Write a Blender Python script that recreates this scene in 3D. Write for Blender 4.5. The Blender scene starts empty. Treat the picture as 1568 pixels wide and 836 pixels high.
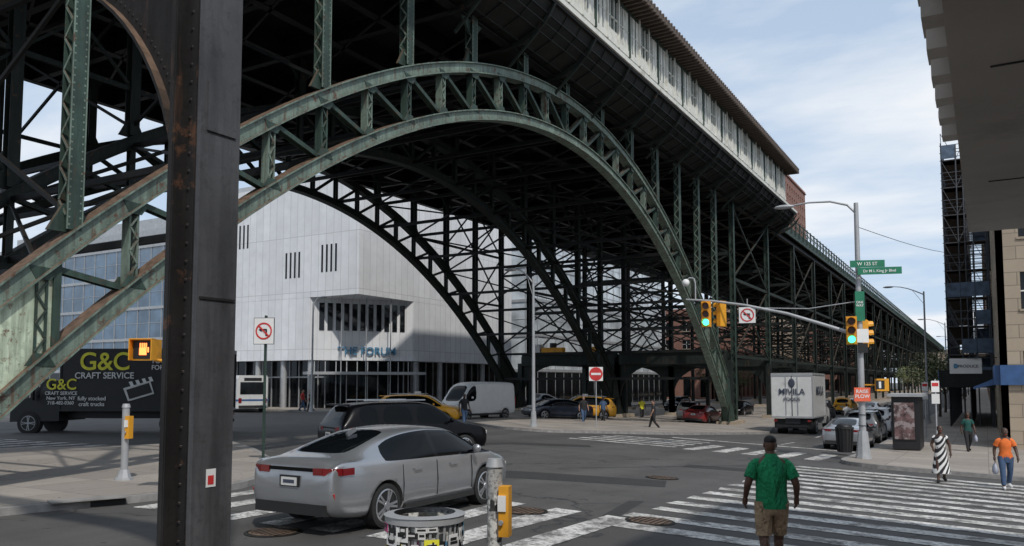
import bpy,bmesh,math,random
from mathutils import Vector,Matrix
random.seed(7)
# ---- site frame: +Y runs along the viaduct, +X across the avenue. The survey frame (e,n) is turned 30.4 deg.
CA,SA=.8625,.506
CAMZ=2.2
def S(e,n): return (CA*e-SA*n, SA*e+CA*n)
def D(a,b):
    v=Vector(S(a,b)); v.normalize(); return v
def cl(v,a,b): return max(a,min(b,v))
def G(x,y):
    e=CA*x+SA*y; n=CA*y-SA*x
    return -.05*cl(e,0,16)-.006*cl(n-15,0,50)
scn=bpy.context.scene
COL=scn.collection
# ------------------------------------------------------------------ materials
def newmat(name):
    m=bpy.data.materials.new(name); m.use_nodes=True
    nt=m.node_tree; b=nt.nodes['Principled BSDF']; return m,nt,b
def N(nt,t,**k):
    n=nt.nodes.new(t)
    for a,v in k.items():
        if hasattr(n,a): setattr(n,a,v)
        else: n.inputs[a].default_value=v
    return n
def c4(c): return (c[0],c[1],c[2],1)
def noisefac(nt,scale,detail=4,lo=.35,hi=.65,vec=None,rough=.6):
    if vec is None:
        tc=N(nt,'ShaderNodeTexCoord'); vec=tc.outputs['Object']
    n=N(nt,'ShaderNodeTexNoise'); n.inputs['Scale'].default_value=scale; n.inputs['Detail'].default_value=detail; n.inputs['Roughness'].default_value=rough
    nt.links.new(vec,n.inputs['Vector'])
    r=N(nt,'ShaderNodeMapRange'); r.inputs[1].default_value=lo; r.inputs[2].default_value=hi
    nt.links.new(n.outputs['Fac'],r.inputs[0]); return r.outputs[0],n.outputs['Fac']
def mix(nt,fac,a,b):
    m=N(nt,'ShaderNodeMix',data_type='RGBA')
    for s,i in ((fac,0),(a,6),(b,7)):
        if isinstance(s,(int,float)): m.inputs[i].default_value=s
        elif isinstance(s,tuple): m.inputs[i].default_value=c4(s)
        else: nt.links.new(s,m.inputs[i])
    return m.outputs[2]
def math_(nt,op,a,b=None):
    m=N(nt,'ShaderNodeMath',operation=op)
    for s,i in ((a,0),(b,1)):
        if s is None: continue
        if isinstance(s,(int,float)): m.inputs[i].default_value=s
        else: nt.links.new(s,m.inputs[i])
    return m.outputs[0]
def bump(nt,b,h,strength=.3,dist=.02):
    bp=N(nt,'ShaderNodeBump'); bp.inputs['Strength'].default_value=strength; bp.inputs['Distance'].default_value=dist
    nt.links.new(h,bp.inputs['Height']); nt.links.new(bp.outputs[0],b.inputs['Normal'])
def mul(c,k): return tuple(min(1,x*k) for x in c)
def M(name,col,rough=.6,metal=0,var=.18,scale=2.5,bmp=0,dirt=None,dscale=1.2,dlo=.55,dhi=.7,emit=0,coat=0):
    m,nt,b=newmat(name)
    f,raw=noisefac(nt,scale,5,.3,.7)
    c=mix(nt,f,mul(col,1-var),mul(col,1+var))
    if dirt:
        g,_=noisefac(nt,dscale,8,dlo,dhi,rough=.7); c=mix(nt,g,c,dirt)
    nt.links.new(c,b.inputs['Base Color']); b.inputs['Roughness'].default_value=rough; b.inputs['Metallic'].default_value=metal
    if coat: b.inputs['Coat Weight'].default_value=coat; b.inputs['Coat Roughness'].default_value=.05
    if bmp:
        _,r2=noisefac(nt,scale*12,3); bump(nt,b,r2,bmp)
    if emit:
        b.inputs['Emission Color'].default_value=c4(col); b.inputs['Emission Strength'].default_value=emit
    return m
def steel(name,col,dust=(.15,.10,.07),rust=(.10,.05,.03),rustlo=.6,topdust=True,streak=.60):
    m,nt,b=newmat(name)
    f,_=noisefac(nt,1.1,6,.3,.7); c=mix(nt,f,mul(col,.6),mul(col,1.2))
    tc=N(nt,'ShaderNodeTexCoord'); mp=N(nt,'ShaderNodeMapping'); mp.inputs['Scale'].default_value=(5,5,.5); nt.links.new(tc.outputs['Object'],mp.inputs[0])
    st,_=noisefac(nt,1.5,7,.42,.68,vec=mp.outputs[0]); st=math_(nt,'MULTIPLY',st,.7); c=mix(nt,st,c,mul(col,.32))
    s2,_=noisefac(nt,9,8,.52,.66,rough=.75); c=mix(nt,math_(nt,'MULTIPLY',s2,.55),c,mul(col,.38))
    mp2=N(nt,'ShaderNodeMapping'); mp2.inputs['Scale'].default_value=(7,7,.7); mp2.inputs['Location'].default_value=(3,5,1); nt.links.new(tc.outputs['Object'],mp2.inputs[0])
    s3,_=noisefac(nt,1.0,7,streak,streak+.12,vec=mp2.outputs[0]); c=mix(nt,math_(nt,'MULTIPLY',s3,.75),c,rust)
    r,raw=noisefac(nt,3.2,9,rustlo,rustlo+.07,rough=.75); c=mix(nt,r,c,rust)
    if topdust:
        g=N(nt,'ShaderNodeNewGeometry'); sx=N(nt,'ShaderNodeSeparateXYZ'); nt.links.new(g.outputs['Normal'],sx.inputs[0])
        mr=N(nt,'ShaderNodeMapRange'); mr.inputs[1].default_value=.3; mr.inputs[2].default_value=.6; nt.links.new(sx.outputs[2],mr.inputs[0])
        d_,_=noisefac(nt,6,6,.35,.65); dc=mix(nt,d_,mul(dust,.6),mul(dust,1.3))
        c=mix(nt,mr.outputs[0],c,dc)
    nt.links.new(c,b.inputs['Base Color']); b.inputs['Roughness'].default_value=.6; b.inputs['Specular IOR Level'].default_value=.35
    _,r2=noisefac(nt,25,3); bump(nt,b,r2,.25,.01)
    return m
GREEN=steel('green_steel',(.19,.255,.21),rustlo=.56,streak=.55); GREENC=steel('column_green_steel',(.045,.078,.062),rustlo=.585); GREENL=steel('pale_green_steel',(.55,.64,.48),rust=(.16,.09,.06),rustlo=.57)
GREEND=steel('shaded_green_steel',(.016,.024,.021),dust=(.03,.025,.02)); GREENM=steel('far_green_steel',(.03,.045,.037),dust=(.05,.04,.03))  # GREEND: green of inner ribs and bents with shade put into the colour
DARK=steel('dark_shaded_steel',(.008,.009,.009),dust=(.018,.016,.014),rust=(.03,.018,.012)); PILLAR=steel('dark_gray_paint',(.085,.086,.092),rust=(.14,.06,.035),rustlo=.645,streak=.66)  # DARK: shade under the deck put into the colour; manholes reuse it
RUSTY=steel('rusty_gray_steel',(.022,.021,.021),rust=(.10,.05,.03),rustlo=.585)
SCAF=M('scaffold_tube',(.07,.075,.085),.6,.3)
def asphalt():
    m,nt,b=newmat('asphalt')
    f,_=noisefac(nt,.14,6,.35,.65); c=mix(nt,f,(.047,.044,.042),(.088,.084,.08))
    f2,_=noisefac(nt,.9,8,.48,.7,rough=.7); c=mix(nt,math_(nt,'MULTIPLY',f2,.65),c,(.03,.029,.028))
    tc=N(nt,'ShaderNodeTexCoord')
    mp=N(nt,'ShaderNodeMapping'); mp.inputs['Scale'].default_value=(.7,.03,1); nt.links.new(tc.outputs['Object'],mp.inputs[0])
    f3,_=noisefac(nt,1.0,5,.45,.7,vec=mp.outputs[0]); c=mix(nt,math_(nt,'MULTIPLY',f3,.45),c,(.125,.12,.115))
    mpx=N(nt,'ShaderNodeMapping'); mpx.inputs['Scale'].default_value=(.05,.6,1); nt.links.new(tc.outputs['Object'],mpx.inputs[0])
    f5,_=noisefac(nt,1.0,5,.5,.72,vec=mpx.outputs[0]); c=mix(nt,math_(nt,'MULTIPLY',f5,.45),c,(.035,.034,.033))
    f4,_=noisefac(nt,5,4,.66,.7,rough=.5); c=mix(nt,math_(nt,'MULTIPLY',f4,.8),c,(.025,.025,.025))
    sp,raw=noisefac(nt,60,3,.45,.75); c=mix(nt,math_(nt,'MULTIPLY',sp,.35),c,(.18,.175,.17))
    vo=N(nt,'ShaderNodeTexVoronoi',feature='DISTANCE_TO_EDGE'); vo.inputs['Scale'].default_value=.16
    nz=N(nt,'ShaderNodeTexNoise'); nz.inputs['Scale'].default_value=.9; nz.inputs['Detail'].default_value=6; nt.links.new(tc.outputs['Object'],nz.inputs['Vector'])
    ad=N(nt,'ShaderNodeVectorMath',operation='MULTIPLY_ADD'); nt.links.new(nz.outputs['Color'],ad.inputs[0]); ad.inputs[1].default_value=(2,2,2); nt.links.new(tc.outputs['Object'],ad.inputs[2])
    nt.links.new(ad.outputs[0],vo.inputs['Vector'])
    cr=N(nt,'ShaderNodeMapRange'); cr.inputs[1].default_value=.0; cr.inputs[2].default_value=.008; cr.inputs[3].default_value=.9; cr.inputs[4].default_value=0; nt.links.new(vo.outputs['Distance'],cr.inputs[0])
    c=mix(nt,cr.outputs[0],c,(.02,.02,.02))
    nt.links.new(c,b.inputs['Base Color']); b.inputs['Roughness'].default_value=.8; bump(nt,b,raw,.4,.01); return m
ASPH=asphalt()
def paint():
    m,nt,b=newmat('worn_road_paint')
    f,_=noisefac(nt,2.2,10,.47,.57,rough=.82); f=math_(nt,'MULTIPLY',f,.9)
    h,_=noisefac(nt,14,6,.52,.60,rough=.7); h=math_(nt,'MULTIPLY',h,.75); f=math_(nt,'MAXIMUM',f,h)
    g,_=noisefac(nt,.6,3,.4,.7); c0=mix(nt,g,(.70,.69,.66),(.42,.41,.39))
    c=mix(nt,f,c0,(.08,.076,.072)); nt.links.new(c,b.inputs['Base Color']); b.inputs['Roughness'].default_value=.8; return m
PAINT=paint()
def concrete(name,col,joint,size=1.5,mort=.012,rotate=0,vert=False,var=.15,w=1,h=1,off=0.):
    m,nt,b=newmat(name)
    tc=N(nt,'ShaderNodeTexCoord'); vec=tc.outputs['Object']
    if vert:
        s=N(nt,'ShaderNodeSeparateXYZ'); nt.links.new(vec,s.inputs[0]); a=math_(nt,'ADD',s.outputs[0],s.outputs[1])
        cb=N(nt,'ShaderNodeCombineXYZ'); nt.links.new(a,cb.inputs[0]); nt.links.new(s.outputs[2],cb.inputs[1]); vec=cb.outputs[0]
    br=N(nt,'ShaderNodeTexBrick'); br.offset=off; br.inputs['Scale'].default_value=1
    br.inputs['Brick Width'].default_value=size*w; br.inputs['Row Height'].default_value=size*h; br.inputs['Mortar Size'].default_value=mort
    br.inputs['Color1'].default_value=c4(mul(col,1-var)); br.inputs['Color2'].default_value=c4(mul(col,1+var)); br.inputs['Mortar'].default_value=c4(joint)
    nt.links.new(vec,br.inputs['Vector'])
    f,_=noisefac(nt,.8,8,.35,.75,rough=.7); c=mix(nt,math_(nt,'MULTIPLY',f,.4),br.outputs['Color'],mul(col,.6))
    if not vert:
        g,_=noisefac(nt,6,3,.66,.69); c=mix(nt,math_(nt,'MULTIPLY',g,.7),c,(.05,.048,.045))
    nt.links.new(c,b.inputs['Base Color']); b.inputs['Roughness'].default_value=.85
    _,r=noisefac(nt,30,3); bump(nt,b,r,.2,.01); return m
WALK=concrete('sidewalk_concrete',(.32,.285,.25),(.14,.13,.12),1.5)
KERB=M('granite_kerb',(.26,.25,.24),.8,var=.25,scale=4,bmp=.2)
FORUM=concrete('pale_concrete_panels',(.74,.75,.765),(.46,.47,.48),1.0,.025,vert=True,w=.9,h=5.2,var=.06)
BRICKR=concrete('red_brick',(.24,.095,.065),(.25,.2,.17),.25,.012,vert=True,w=1,h=.35,var=.25,off=.5)
BRICKT=concrete('tan_brick',(.34,.26,.19),(.25,.2,.17),.25,.012,vert=True,w=1,h=.35,var=.2,off=.5)
STONE=concrete('limestone',(.40,.33,.25),(.2,.17,.13),1.2,.02,vert=True,w=1,h=.5,var=.1,off=.5)
SOFFIT=M('beige_soffit',(.50,.455,.41),.8,var=.1,scale=.8,dirt=(.34,.31,.28),dscale=.6)
CREAM=M('cream_paint',(.66,.66,.60),.6,var=.1,dirt=(.32,.30,.24),dscale=1.5,dlo=.52,dhi=.75)
WHITE=M('white_paint',(.75,.75,.74),.5,var=.05); OFFW=M('white_vehicle_paint',(.62,.62,.61),.35,var=.06,coat=.3,dirt=(.35,.33,.3),dlo=.6,dhi=.85)
BLACK=M('black_rubber',(.018,.018,.018),.7); BLKP=M('black_gloss_paint',(.003,.003,.004),.25,coat=.1,var=.05); BLKP.node_tree.nodes['Principled BSDF'].inputs['Specular IOR Level'].default_value=.15
BLKM=M('black_satin_paint',(.014,.014,.016),.5)
SILV=M('silver_car_paint',(.36,.37,.385),.28,.65,var=.04,coat=.8); GREYP=M('gray_car_paint',(.12,.125,.13),.3,.5,coat=1)
REDP=M('red_car_paint',(.2,.015,.015),.4,0,coat=.5); BLUEP=M('blue_car_paint',(.015,.022,.04),.35,.2,coat=.5)
YEL=M('taxi_yellow',(.75,.36,.02),.35,coat=.3,var=.04); SIGY=M('signal_yellow',(.72,.33,.02),.5,var=.12,dirt=(.35,.16,.02))
def glassm(name,col,rough=.08,ior=1.6,sp=.5):
    m,nt,b=newmat(name); f,_=noisefac(nt,.35,3,.3,.7); c=mix(nt,f,mul(col,.6),mul(col,1.4)); nt.links.new(c,b.inputs['Base Color'])
    b.inputs['Roughness'].default_value=rough; b.inputs['Metallic'].default_value=0; b.inputs['IOR'].default_value=ior; b.inputs['Specular IOR Level'].default_value=sp; return m
GLASS=glassm('dark_glass',(.008,.010,.012),.05,1.4); CGLASS=glassm('car_glass',(.004,.005,.006),.04,1.3,.28); BGLASS=glassm('blue_facade_glass',(.09,.14,.20),.1,1.9); PGLASS=glassm('pale_facade_glass',(.48,.52,.55),.2)
WGLASS=glassm('station_glass',(.04,.07,.065),.15)
GALV=M('galvanised_steel',(.40,.41,.42),.5,.3,var=.12,dirt=(.22,.2,.18),dlo=.58,dhi=.8); ALU=M('rim_alloy',(.45,.46,.48),.3,.8)
REDS=M('sign_red',(.55,.03,.03),.5); ORNG=M('sign_orange',(.75,.13,.06),.5); GRNS=M('sign_green',(.01,.17,.09),.5); SIGNB=M('sign_black',(.012,.012,.012),.5)
TAILR=M('tail_lamp_red',(.18,.006,.008),.15,coat=1); LAMPG=M('lit_green_lens',(.05,.9,.45),.3,emit=4); HANDO=M('lit_hand_orange',(1,.22,.05),.3,emit=3)
LENSD=M('unlit_lens',(.06,.02,.01),.3); BROWNR=M('brown_roof',(.10,.075,.06),.8); NETB=M('blue_debris_netting',(.08,.115,.17),.8,var=.4)
BLUES=M('blue_shopfront',(.04,.10,.24),.5); LEDB=M('letter_blue',(.07,.22,.36),.5); YTXT=M('yellow_lettering',(.8,.75,.05),.5); GTXT=M('dark_lettering',(.05,.06,.09),.5)
SKIN=M('brown_skin',(.12,.06,.038),.5,var=.08); SKIN2=M('dark_skin',(.08,.042,.028),.5,var=.08); SKIN3=M('tan_skin',(.35,.2,.14),.5,var=.08)
HAIR=M('black_hair',(.012,.01,.009),.7)
def cloth(name,col):
    m,nt,b=newmat(name); f,_=noisefac(nt,4,4,.3,.7); c=mix(nt,f,mul(col,.75),mul(col,1.2)); nt.links.new(c,b.inputs['Base Color']); b.inputs['Roughness'].default_value=.9
    tc=N(nt,'ShaderNodeTexCoord'); mp=N(nt,'ShaderNodeMapping'); mp.inputs['Scale'].default_value=(1.4,1.4,.8); mp.inputs['Rotation'].default_value=(.3,.5,0); nt.links.new(tc.outputs['Object'],mp.inputs[0])
    _,r=noisefac(nt,6,3,vec=mp.outputs[0]); bump(nt,b,r,1.0,.14); return m
SGREEN=cloth('green_shirt',(.014,.27,.11)); KHAKI=cloth('khaki_shorts',(.42,.29,.18))
SORANGE=M('orange_shirt',(.72,.16,.03),.85,scale=9); DENIM=M('denim',(.05,.09,.17),.85,scale=9); DGREEN=M('dark_green_cloth',(.01,.07,.06),.85); BLKC=M('black_cloth',(.02,.02,.022),.9); SRED=M('red_cloth',(.5,.04,.03),.85)
SHOEB=M('black_shoe',(.015,.015,.015),.5); SHOEW=M('white_shoe',(.6,.6,.6),.6); BAG=M('plastic_bag',(.4,.42,.5),.4)
def stripes():
    m,nt,b=newmat('striped_cloth'); tc=N(nt,'ShaderNodeTexCoord'); w=N(nt,'ShaderNodeTexWave',wave_type='BANDS',bands_direction='DIAGONAL'); w.inputs['Scale'].default_value=3.2; w.inputs['Distortion'].default_value=1.2
    nt.links.new(tc.outputs['Object'],w.inputs['Vector']); r=N(nt,'ShaderNodeMapRange'); r.inputs[1].default_value=.45; r.inputs[2].default_value=.55; nt.links.new(w.outputs['Fac'],r.inputs[0])
    c=mix(nt,r.outputs[0],(.02,.02,.025),(.7,.7,.68)); nt.links.new(c,b.inputs['Base Color']); b.inputs['Roughness'].default_value=.85; return m
STRIPE=stripes()
def stickers():
    m,nt,b=newmat('stickered_steel'); tc=N(nt,'ShaderNodeTexCoord'); v=N(nt,'ShaderNodeTexVoronoi'); v.distance='CHEBYCHEV'; v.inputs['Scale'].default_value=9; nt.links.new(tc.outputs['Object'],v.inputs['Vector'])
    r=N(nt,'ShaderNodeValToRGB'); r.color_ramp.interpolation='CONSTANT'; e=r.color_ramp.elements; e[0].color=(.42,.41,.39,1); e[1].position=.34; e[1].color=(.03,.03,.03,1)
    for p,c in ((.40,(.65,.65,.62)),(.6,(.35,.35,.34)),(.72,(.6,.12,.3)),(.75,(.55,.55,.5)),(.85,(.04,.05,.05)),(.91,(.3,.3,.28)),(.94,(.5,.5,.5))):
        x=e.new(p); x.color=c4(c)
    s=N(nt,'ShaderNodeSeparateColor'); nt.links.new(v.outputs['Color'],s.inputs[0]); nt.links.new(s.outputs[0],r.inputs[0])
    f,_=noisefac(nt,26,5,.5,.56); c=mix(nt,math_(nt,'MULTIPLY',f,.6),r.outputs[0],(.07,.07,.07))
    nt.links.new(c,b.inputs['Base Color']); b.inputs['Roughness'].default_value=.5; return m
STICK=stickers()
LEAF=M('leaves',(.11,.13,.05),.6,var=.4,scale=1.2); BARK=M('bark',(.08,.06,.045),.9)
# ------------------------------------------------------------------ mesh builder
class MB:
    def __init__(s): s.v=[];s.f=[];s.fm=[];s.fs=[];s.mats=[]
    def mi(s,m):
        if m not in s.mats: s.mats.append(m)
        return s.mats.index(m)
    def add(s,vs,fs,m,smooth=False):
        o=len(s.v); s.v+= [tuple(v) for v in vs]; k=s.mi(m)
        for f in fs: s.f.append(tuple(i+o for i in f)); s.fm.append(k); s.fs.append(smooth)
    def bx(s,x0,x1,y0,y1,z0,z1,m):
        s.add([(x0,y0,z0),(x1,y0,z0),(x1,y1,z0),(x0,y1,z0),(x0,y0,z1),(x1,y0,z1),(x1,y1,z1),(x0,y1,z1)],[(0,3,2,1),(4,5,6,7),(0,1,5,4),(1,2,6,5),(2,3,7,6),(3,0,4,7)],m)
    def box(s,c,d,m,rz=0):
        a,b=math.cos(rz),math.sin(rz); vs=[]
        for z in(-1,1):
            for x,y in((-1,-1),(1,-1),(1,1),(-1,1)):
                X=x*d[0]/2;Y=y*d[1]/2; vs.append((c[0]+a*X-b*Y,c[1]+b*X+a*Y,c[2]+z*d[2]/2))
        s.add(vs,[(0,3,2,1),(4,5,6,7),(0,1,5,4),(1,2,6,5),(2,3,7,6),(3,0,4,7)],m)
    def beam(s,p0,p1,w,h,m,up=(0,0,1),off=0):
        p0=Vector(p0);p1=Vector(p1);d=(p1-p0).normalized();u=Vector(up); sd=d.cross(u)
        if sd.length<1e-4: sd=d.cross(Vector((1,0,0)))
        sd.normalize(); u=sd.cross(d).normalized()
        o=u*off; vs=[]
        for p in(p0,p1):
            for a,b in((-1,-1),(1,-1),(1,1),(-1,1)): vs.append(p+o+sd*a*w/2+u*b*h/2)
        s.add(vs,[(0,1,2,3),(7,6,5,4),(0,4,5,1),(1,5,6,2),(2,6,7,3),(3,7,4,0)],m)
    def ibeam(s,p0,p1,w,h,m,up=(0,0,1),t=.03):
        s.beam(p0,p1,t,h-2*t,m,up); s.beam(p0,p1,w,t,m,up,h/2-t/2); s.beam(p0,p1,w,t,m,up,-h/2+t/2)
    def cyl(s,p0,p1,r0,r1,m,n=12,smooth=True,cap=True):
        p0=Vector(p0);p1=Vector(p1);d=(p1-p0).normalized();a=d.orthogonal().normalized();b=d.cross(a)
        vs=[];
        for p,r in((p0,r0),(p1,r1)):
            for i in range(n):
                t=2*math.pi*i/n; vs.append(p+a*math.cos(t)*r+b*math.sin(t)*r)
        s.add(vs,[(i,(i+1)%n,n+(i+1)%n,n+i) for i in range(n)],m,smooth)
        if cap: s.add(vs,[tuple(range(n-1,-1,-1)),tuple(range(n,2*n))],m)
    def tube(s,path,r,m,n=8,r1=None):
        k=len(path)-1; r1=r if r1 is None else r1
        for i in range(k): s.cyl(path[i],path[i+1],r+(r1-r)*i/k,r+(r1-r)*(i+1)/k,m,n)
    def sph(s,c,r,m,seg=12,ring=8):
        vs=[];fs=[]
        for j in range(ring+1):
            ph=math.pi*j/ring
            for i in range(seg):
                t=2*math.pi*i/seg; vs.append((c[0]+r[0]*math.sin(ph)*math.cos(t),c[1]+r[1]*math.sin(ph)*math.sin(t),c[2]+r[2]*math.cos(ph)))
        for j in range(ring):
            for i in range(seg): fs.append((j*seg+i,(j+1)*seg+i,(j+1)*seg+(i+1)%seg,j*seg+(i+1)%seg))
        s.add(vs,fs,m,True)
    def prism(s,poly,z0,z1,m):
        n=len(poly); vs=[(x,y,z0) for x,y in poly]+[(x,y,z1) for x,y in poly]
        s.add(vs,[tuple(range(n-1,-1,-1)),tuple(range(n,2*n))]+[(i,(i+1)%n,n+(i+1)%n,n+i) for i in range(n)],m)
    def plxz(s,poly,y0,y1,m):
        n=len(poly); vs=[(x,y0,z) for x,z in poly]+[(x,y1,z) for x,z in poly]
        s.add(vs,[tuple(range(n)),tuple(range(2*n-1,n-1,-1))]+[(i,n+i,n+(i+1)%n,(i+1)%n) for i in range(n)],m)
    def plyz(s,poly,x0,x1,m):
        n=len(poly); vs=[(x0,y,z) for y,z in poly]+[(x1,y,z) for y,z in poly]
        s.add(vs,[tuple(range(n)),tuple(range(2*n-1,n-1,-1))]+[(i,n+i,n+(i+1)%n,(i+1)%n) for i in range(n)],m)
    def loft(s,rings,m,cap=True,smooth=True):
        n=len(rings[0]); vs=[p for r in rings for p in r]; fs=[]
        for j in range(len(rings)-1):
            for i in range(n): fs.append((j*n+i,j*n+(i+1)%n,(j+1)*n+(i+1)%n,(j+1)*n+i))
        s.add(vs,fs,m,smooth)
        if cap: s.add(vs,[tuple(range(n-1,-1,-1)),tuple(range((len(rings)-1)*n,len(rings)*n))],m)
    def obj(s,name,loc=(0,0,0),mat=None,parent=None,rz=0):
        me=bpy.data.meshes.new(name); me.from_pydata(s.v,[],s.f)
        for m in s.mats: me.materials.append(m)
        me.polygons.foreach_set('material_index',s.fm); me.polygons.foreach_set('use_smooth',s.fs)
        bm=bmesh.new(); bm.from_mesh(me); bmesh.ops.recalc_face_normals(bm,faces=bm.faces); bm.to_mesh(me); bm.free()
        o=bpy.data.objects.new(name,me); COL.objects.link(o)
        if mat is not None: o.matrix_world=mat
        else: o.location=loc; o.rotation_euler=(0,0,rz)
        if parent: o.parent=parent
        return o
def empty(name,loc=(0,0,0),rz=0,parent=None,mat=None):
    o=bpy.data.objects.new(name,None); COL.objects.link(o)
    if mat is not None: o.matrix_world=mat
    else: o.location=loc; o.rotation_euler=(0,0,rz)
    if parent: o.parent=parent
    return o
def gmat(x,y,h,dz=0):
    f=Vector((h[0],h[1],0)).normalized(); r=Vector((f.y,-f.x,0))
    zf=(G(x+f.x,y+f.y)-G(x-f.x,y-f.y))/2; zr=(G(x+r.x,y+r.y)-G(x-r.x,y-r.y))/2
    F=Vector((f.x,f.y,zf)).normalized(); R=Vector((r.x,r.y,zr)); U=R.cross(F).normalized(); R=F.cross(U)
    m=Matrix(((R.x,F.x,U.x,x),(R.y,F.y,U.y,y),(R.z,F.z,U.z,G(x,y)+dz),(0,0,0,1))); return m
def text(body,size,mat,parent,loc,rot,name='lettering',ext=.004,align='CENTER'):
    c=bpy.data.curves.new(name,'FONT'); c.body=body; c.size=size; c.extrude=ext; c.align_x=align; c.materials.append(mat); c.offset=size*.012
    o=bpy.data.objects.new(name,c); COL.objects.link(o); o.parent=parent; o.location=loc; o.rotation_euler=rot; return o
def sheets(name,polys,dz,mat,skirt=0,skmat=None,edge=0):
    bm=bmesh.new()
    for p in polys:
        try: bm.faces.new([bm.verts.new((x,y,0)) for x,y in p])
        except Exception as ex: print('sheet',ex)
    for no,k in(((CA,SA,0),0),((CA,SA,0),16),((-SA,CA,0),15),((-SA,CA,0),65)):
        bmesh.ops.bisect_plane(bm,geom=bm.verts[:]+bm.edges[:]+bm.faces[:],plane_co=(no[0]*k,no[1]*k,0),plane_no=no)
    bmesh.ops.recalc_face_normals(bm,faces=bm.faces)
    for f in bm.faces:
        if f.normal.z<0: f.normal_flip()
    for v in bm.verts: v.co.z=G(v.co.x,v.co.y)+dz
    if skirt:
        bd=[e for e in bm.edges if e.is_boundary]
        r=bmesh.ops.extrude_edge_only(bm,edges=bd)
        for v in r['geom']:
            if isinstance(v,bmesh.types.BMVert): v.co.z-=skirt
        for f in r['geom']:
            if isinstance(f,bmesh.types.BMFace): f.material_index=1
    me=bpy.data.meshes.new(name); bm.to_mesh(me); bm.free(); me.materials.append(mat)
    if skmat: me.materials.append(skmat)
    o=bpy.data.objects.new(name,me); COL.objects.link(o); return o
def rnd(poly,r,seg=6):
    out=[];n=len(poly)
    for i in range(n):
        p=Vector(poly[i]);a=Vector(poly[i-1])-p;b=Vector(poly[(i+1)%n])-p
        k=min(r,a.length*.45,b.length*.45); A=p+a.normalized()*k;B=p+b.normalized()*k
        for j in range(seg+1):
            t=j/seg; q=A*(1-t)**2+p*2*t*(1-t)+B*t*t; out.append((q.x,q.y))
    return out
def inset(poly,d):
    n=len(poly); out=[]
    ar=sum(poly[i][0]*poly[(i+1)%n][1]-poly[(i+1)%n][0]*poly[i][1] for i in range(n)); sg=1 if ar>0 else -1
    for i in range(n):
        p=Vector(poly[i]);a=(p-Vector(poly[i-1]));b=(Vector(poly[(i+1)%n])-p)
        if a.length<1e-6 or b.length<1e-6: out.append(tuple(p)); continue
        t=(a.normalized()+b.normalized()).normalized(); nn=Vector((-t.y,t.x))*sg; q=p+nn*d; out.append((q.x,q.y))
    return out
# ------------------------------------------------------------------ ground
sheets('ground',[[(-3000,-3000),(3000,-3000),(3000,3000),(-3000,3000)]],0,ASPH)
def walk(name,poly,r=1.5):
    p=rnd(poly,r); sheets(name+'_kerb',[p],.13,KERB,.2,KERB); sheets(name,[inset(p,.18)],.134,WALK)
walk('median_sidewalk',[S(-8.9,13.0),S(-6.8,14.9),S(-5.6,16.6),S(-5.5,19),S(-6.4,22),S(-8.3,26.3),S(-11,31),S(-12.8,27.5),S(-16.6,26.5),S(-24,24),S(-30,0),S(-12,5)],1.2)
walk('median_island',[(-27.6,40.4),(-20.6,34.4),(-18.3,34.6),(-14,42),(-11.6,51),(-13.5,62),(-14,420),(-37,420),(-37,50),(-34,44)],1.2)
walk('corner_sidewalk',[(-4.6,29.5),(40,29.5),(40,420),(-4.6,420)],2.0)
walk('near_sidewalk',[(-9.5,-40),(40,-40),(40,11.2),(-1.2,11.2),(-3.2,8.6),(-6.4,6.4),(-9.5,4.5)],1.0)
walk('plaza_sidewalk',[(-42,50),(-42,420),(-140,420),(-140,50)],2.0)
walk('far_sidewalk',[(-42,-5),(-42,-60),(-140,-60),(-140,-5)],2.0)
rj=lambda a:random.uniform(-a,a)
def bar(x0,x1,y0,y1,j=.05): return [(x0+rj(j),y0+rj(j*.6)),(x1+rj(j),y0+rj(j*.6)),(x1+rj(j),y1+rj(j*.6)),(x0+rj(j),y1+rj(j*.6))]
sheets('crosswalk_marking',[bar(-5.4,3.4,y,y+.5,.08) for y in [12.0+1.08*k for k in range(15)]],.008,PAINT)
sheets('crosswalk_marking',[bar(c,c+.5,9.0,12.9) for c in [-13.0+1.05*k for k in range(8)]],.008,PAINT)
sheets('crosswalk_marking',[bar(-15.8,-11,y,y+.5) for y in (31.6,32.8,34,35.2,36.4)],.008,PAINT)
sheets('crosswalk_marking',[bar(c,c+.55,31,35) for c in [-10.4+1.15*k for k in range(5)]],.008,PAINT)
sheets('crosswalk_marking',[bar(c,c+.55,12,18) for c in [-40+1.2*k for k in range(13)]],.008,PAINT)
sheets('lane_marking',[[(-8.6,y),(-8.45,y),(-8.45,y+3),(-8.6,y+3)] for y in range(40,200,9)],.008,PAINT)
sheets('stop_line',[[(-13.6,38.6),(-5,38.0),(-5,38.5),(-13.6,39.1)]],.008,PAINT)
def manhole(x,y,r=.42):
    m=MB(); m.cyl((0,0,0),(0,0,.012),r,r,DARK,24,False); m.cyl((0,0,.012),(0,0,.018),r*.85,r*.85,RUSTY,24,False)
    for i in range(-3,4): m.box((i*r*.22,0,.021),(.03,r*1.2,.006),DARK)
    m.obj('manhole_cover',mat=gmat(x,y,(0,1)))
for e,n in((-3.5,12.0),(2.3,13.6),(.2,14.0),(3.8,20.6),(5,10.8)): manhole(*S(e,n))
TAR=M('asphalt_patch',(.036,.035,.034),.8,var=.2,scale=5,bmp=.2)
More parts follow.
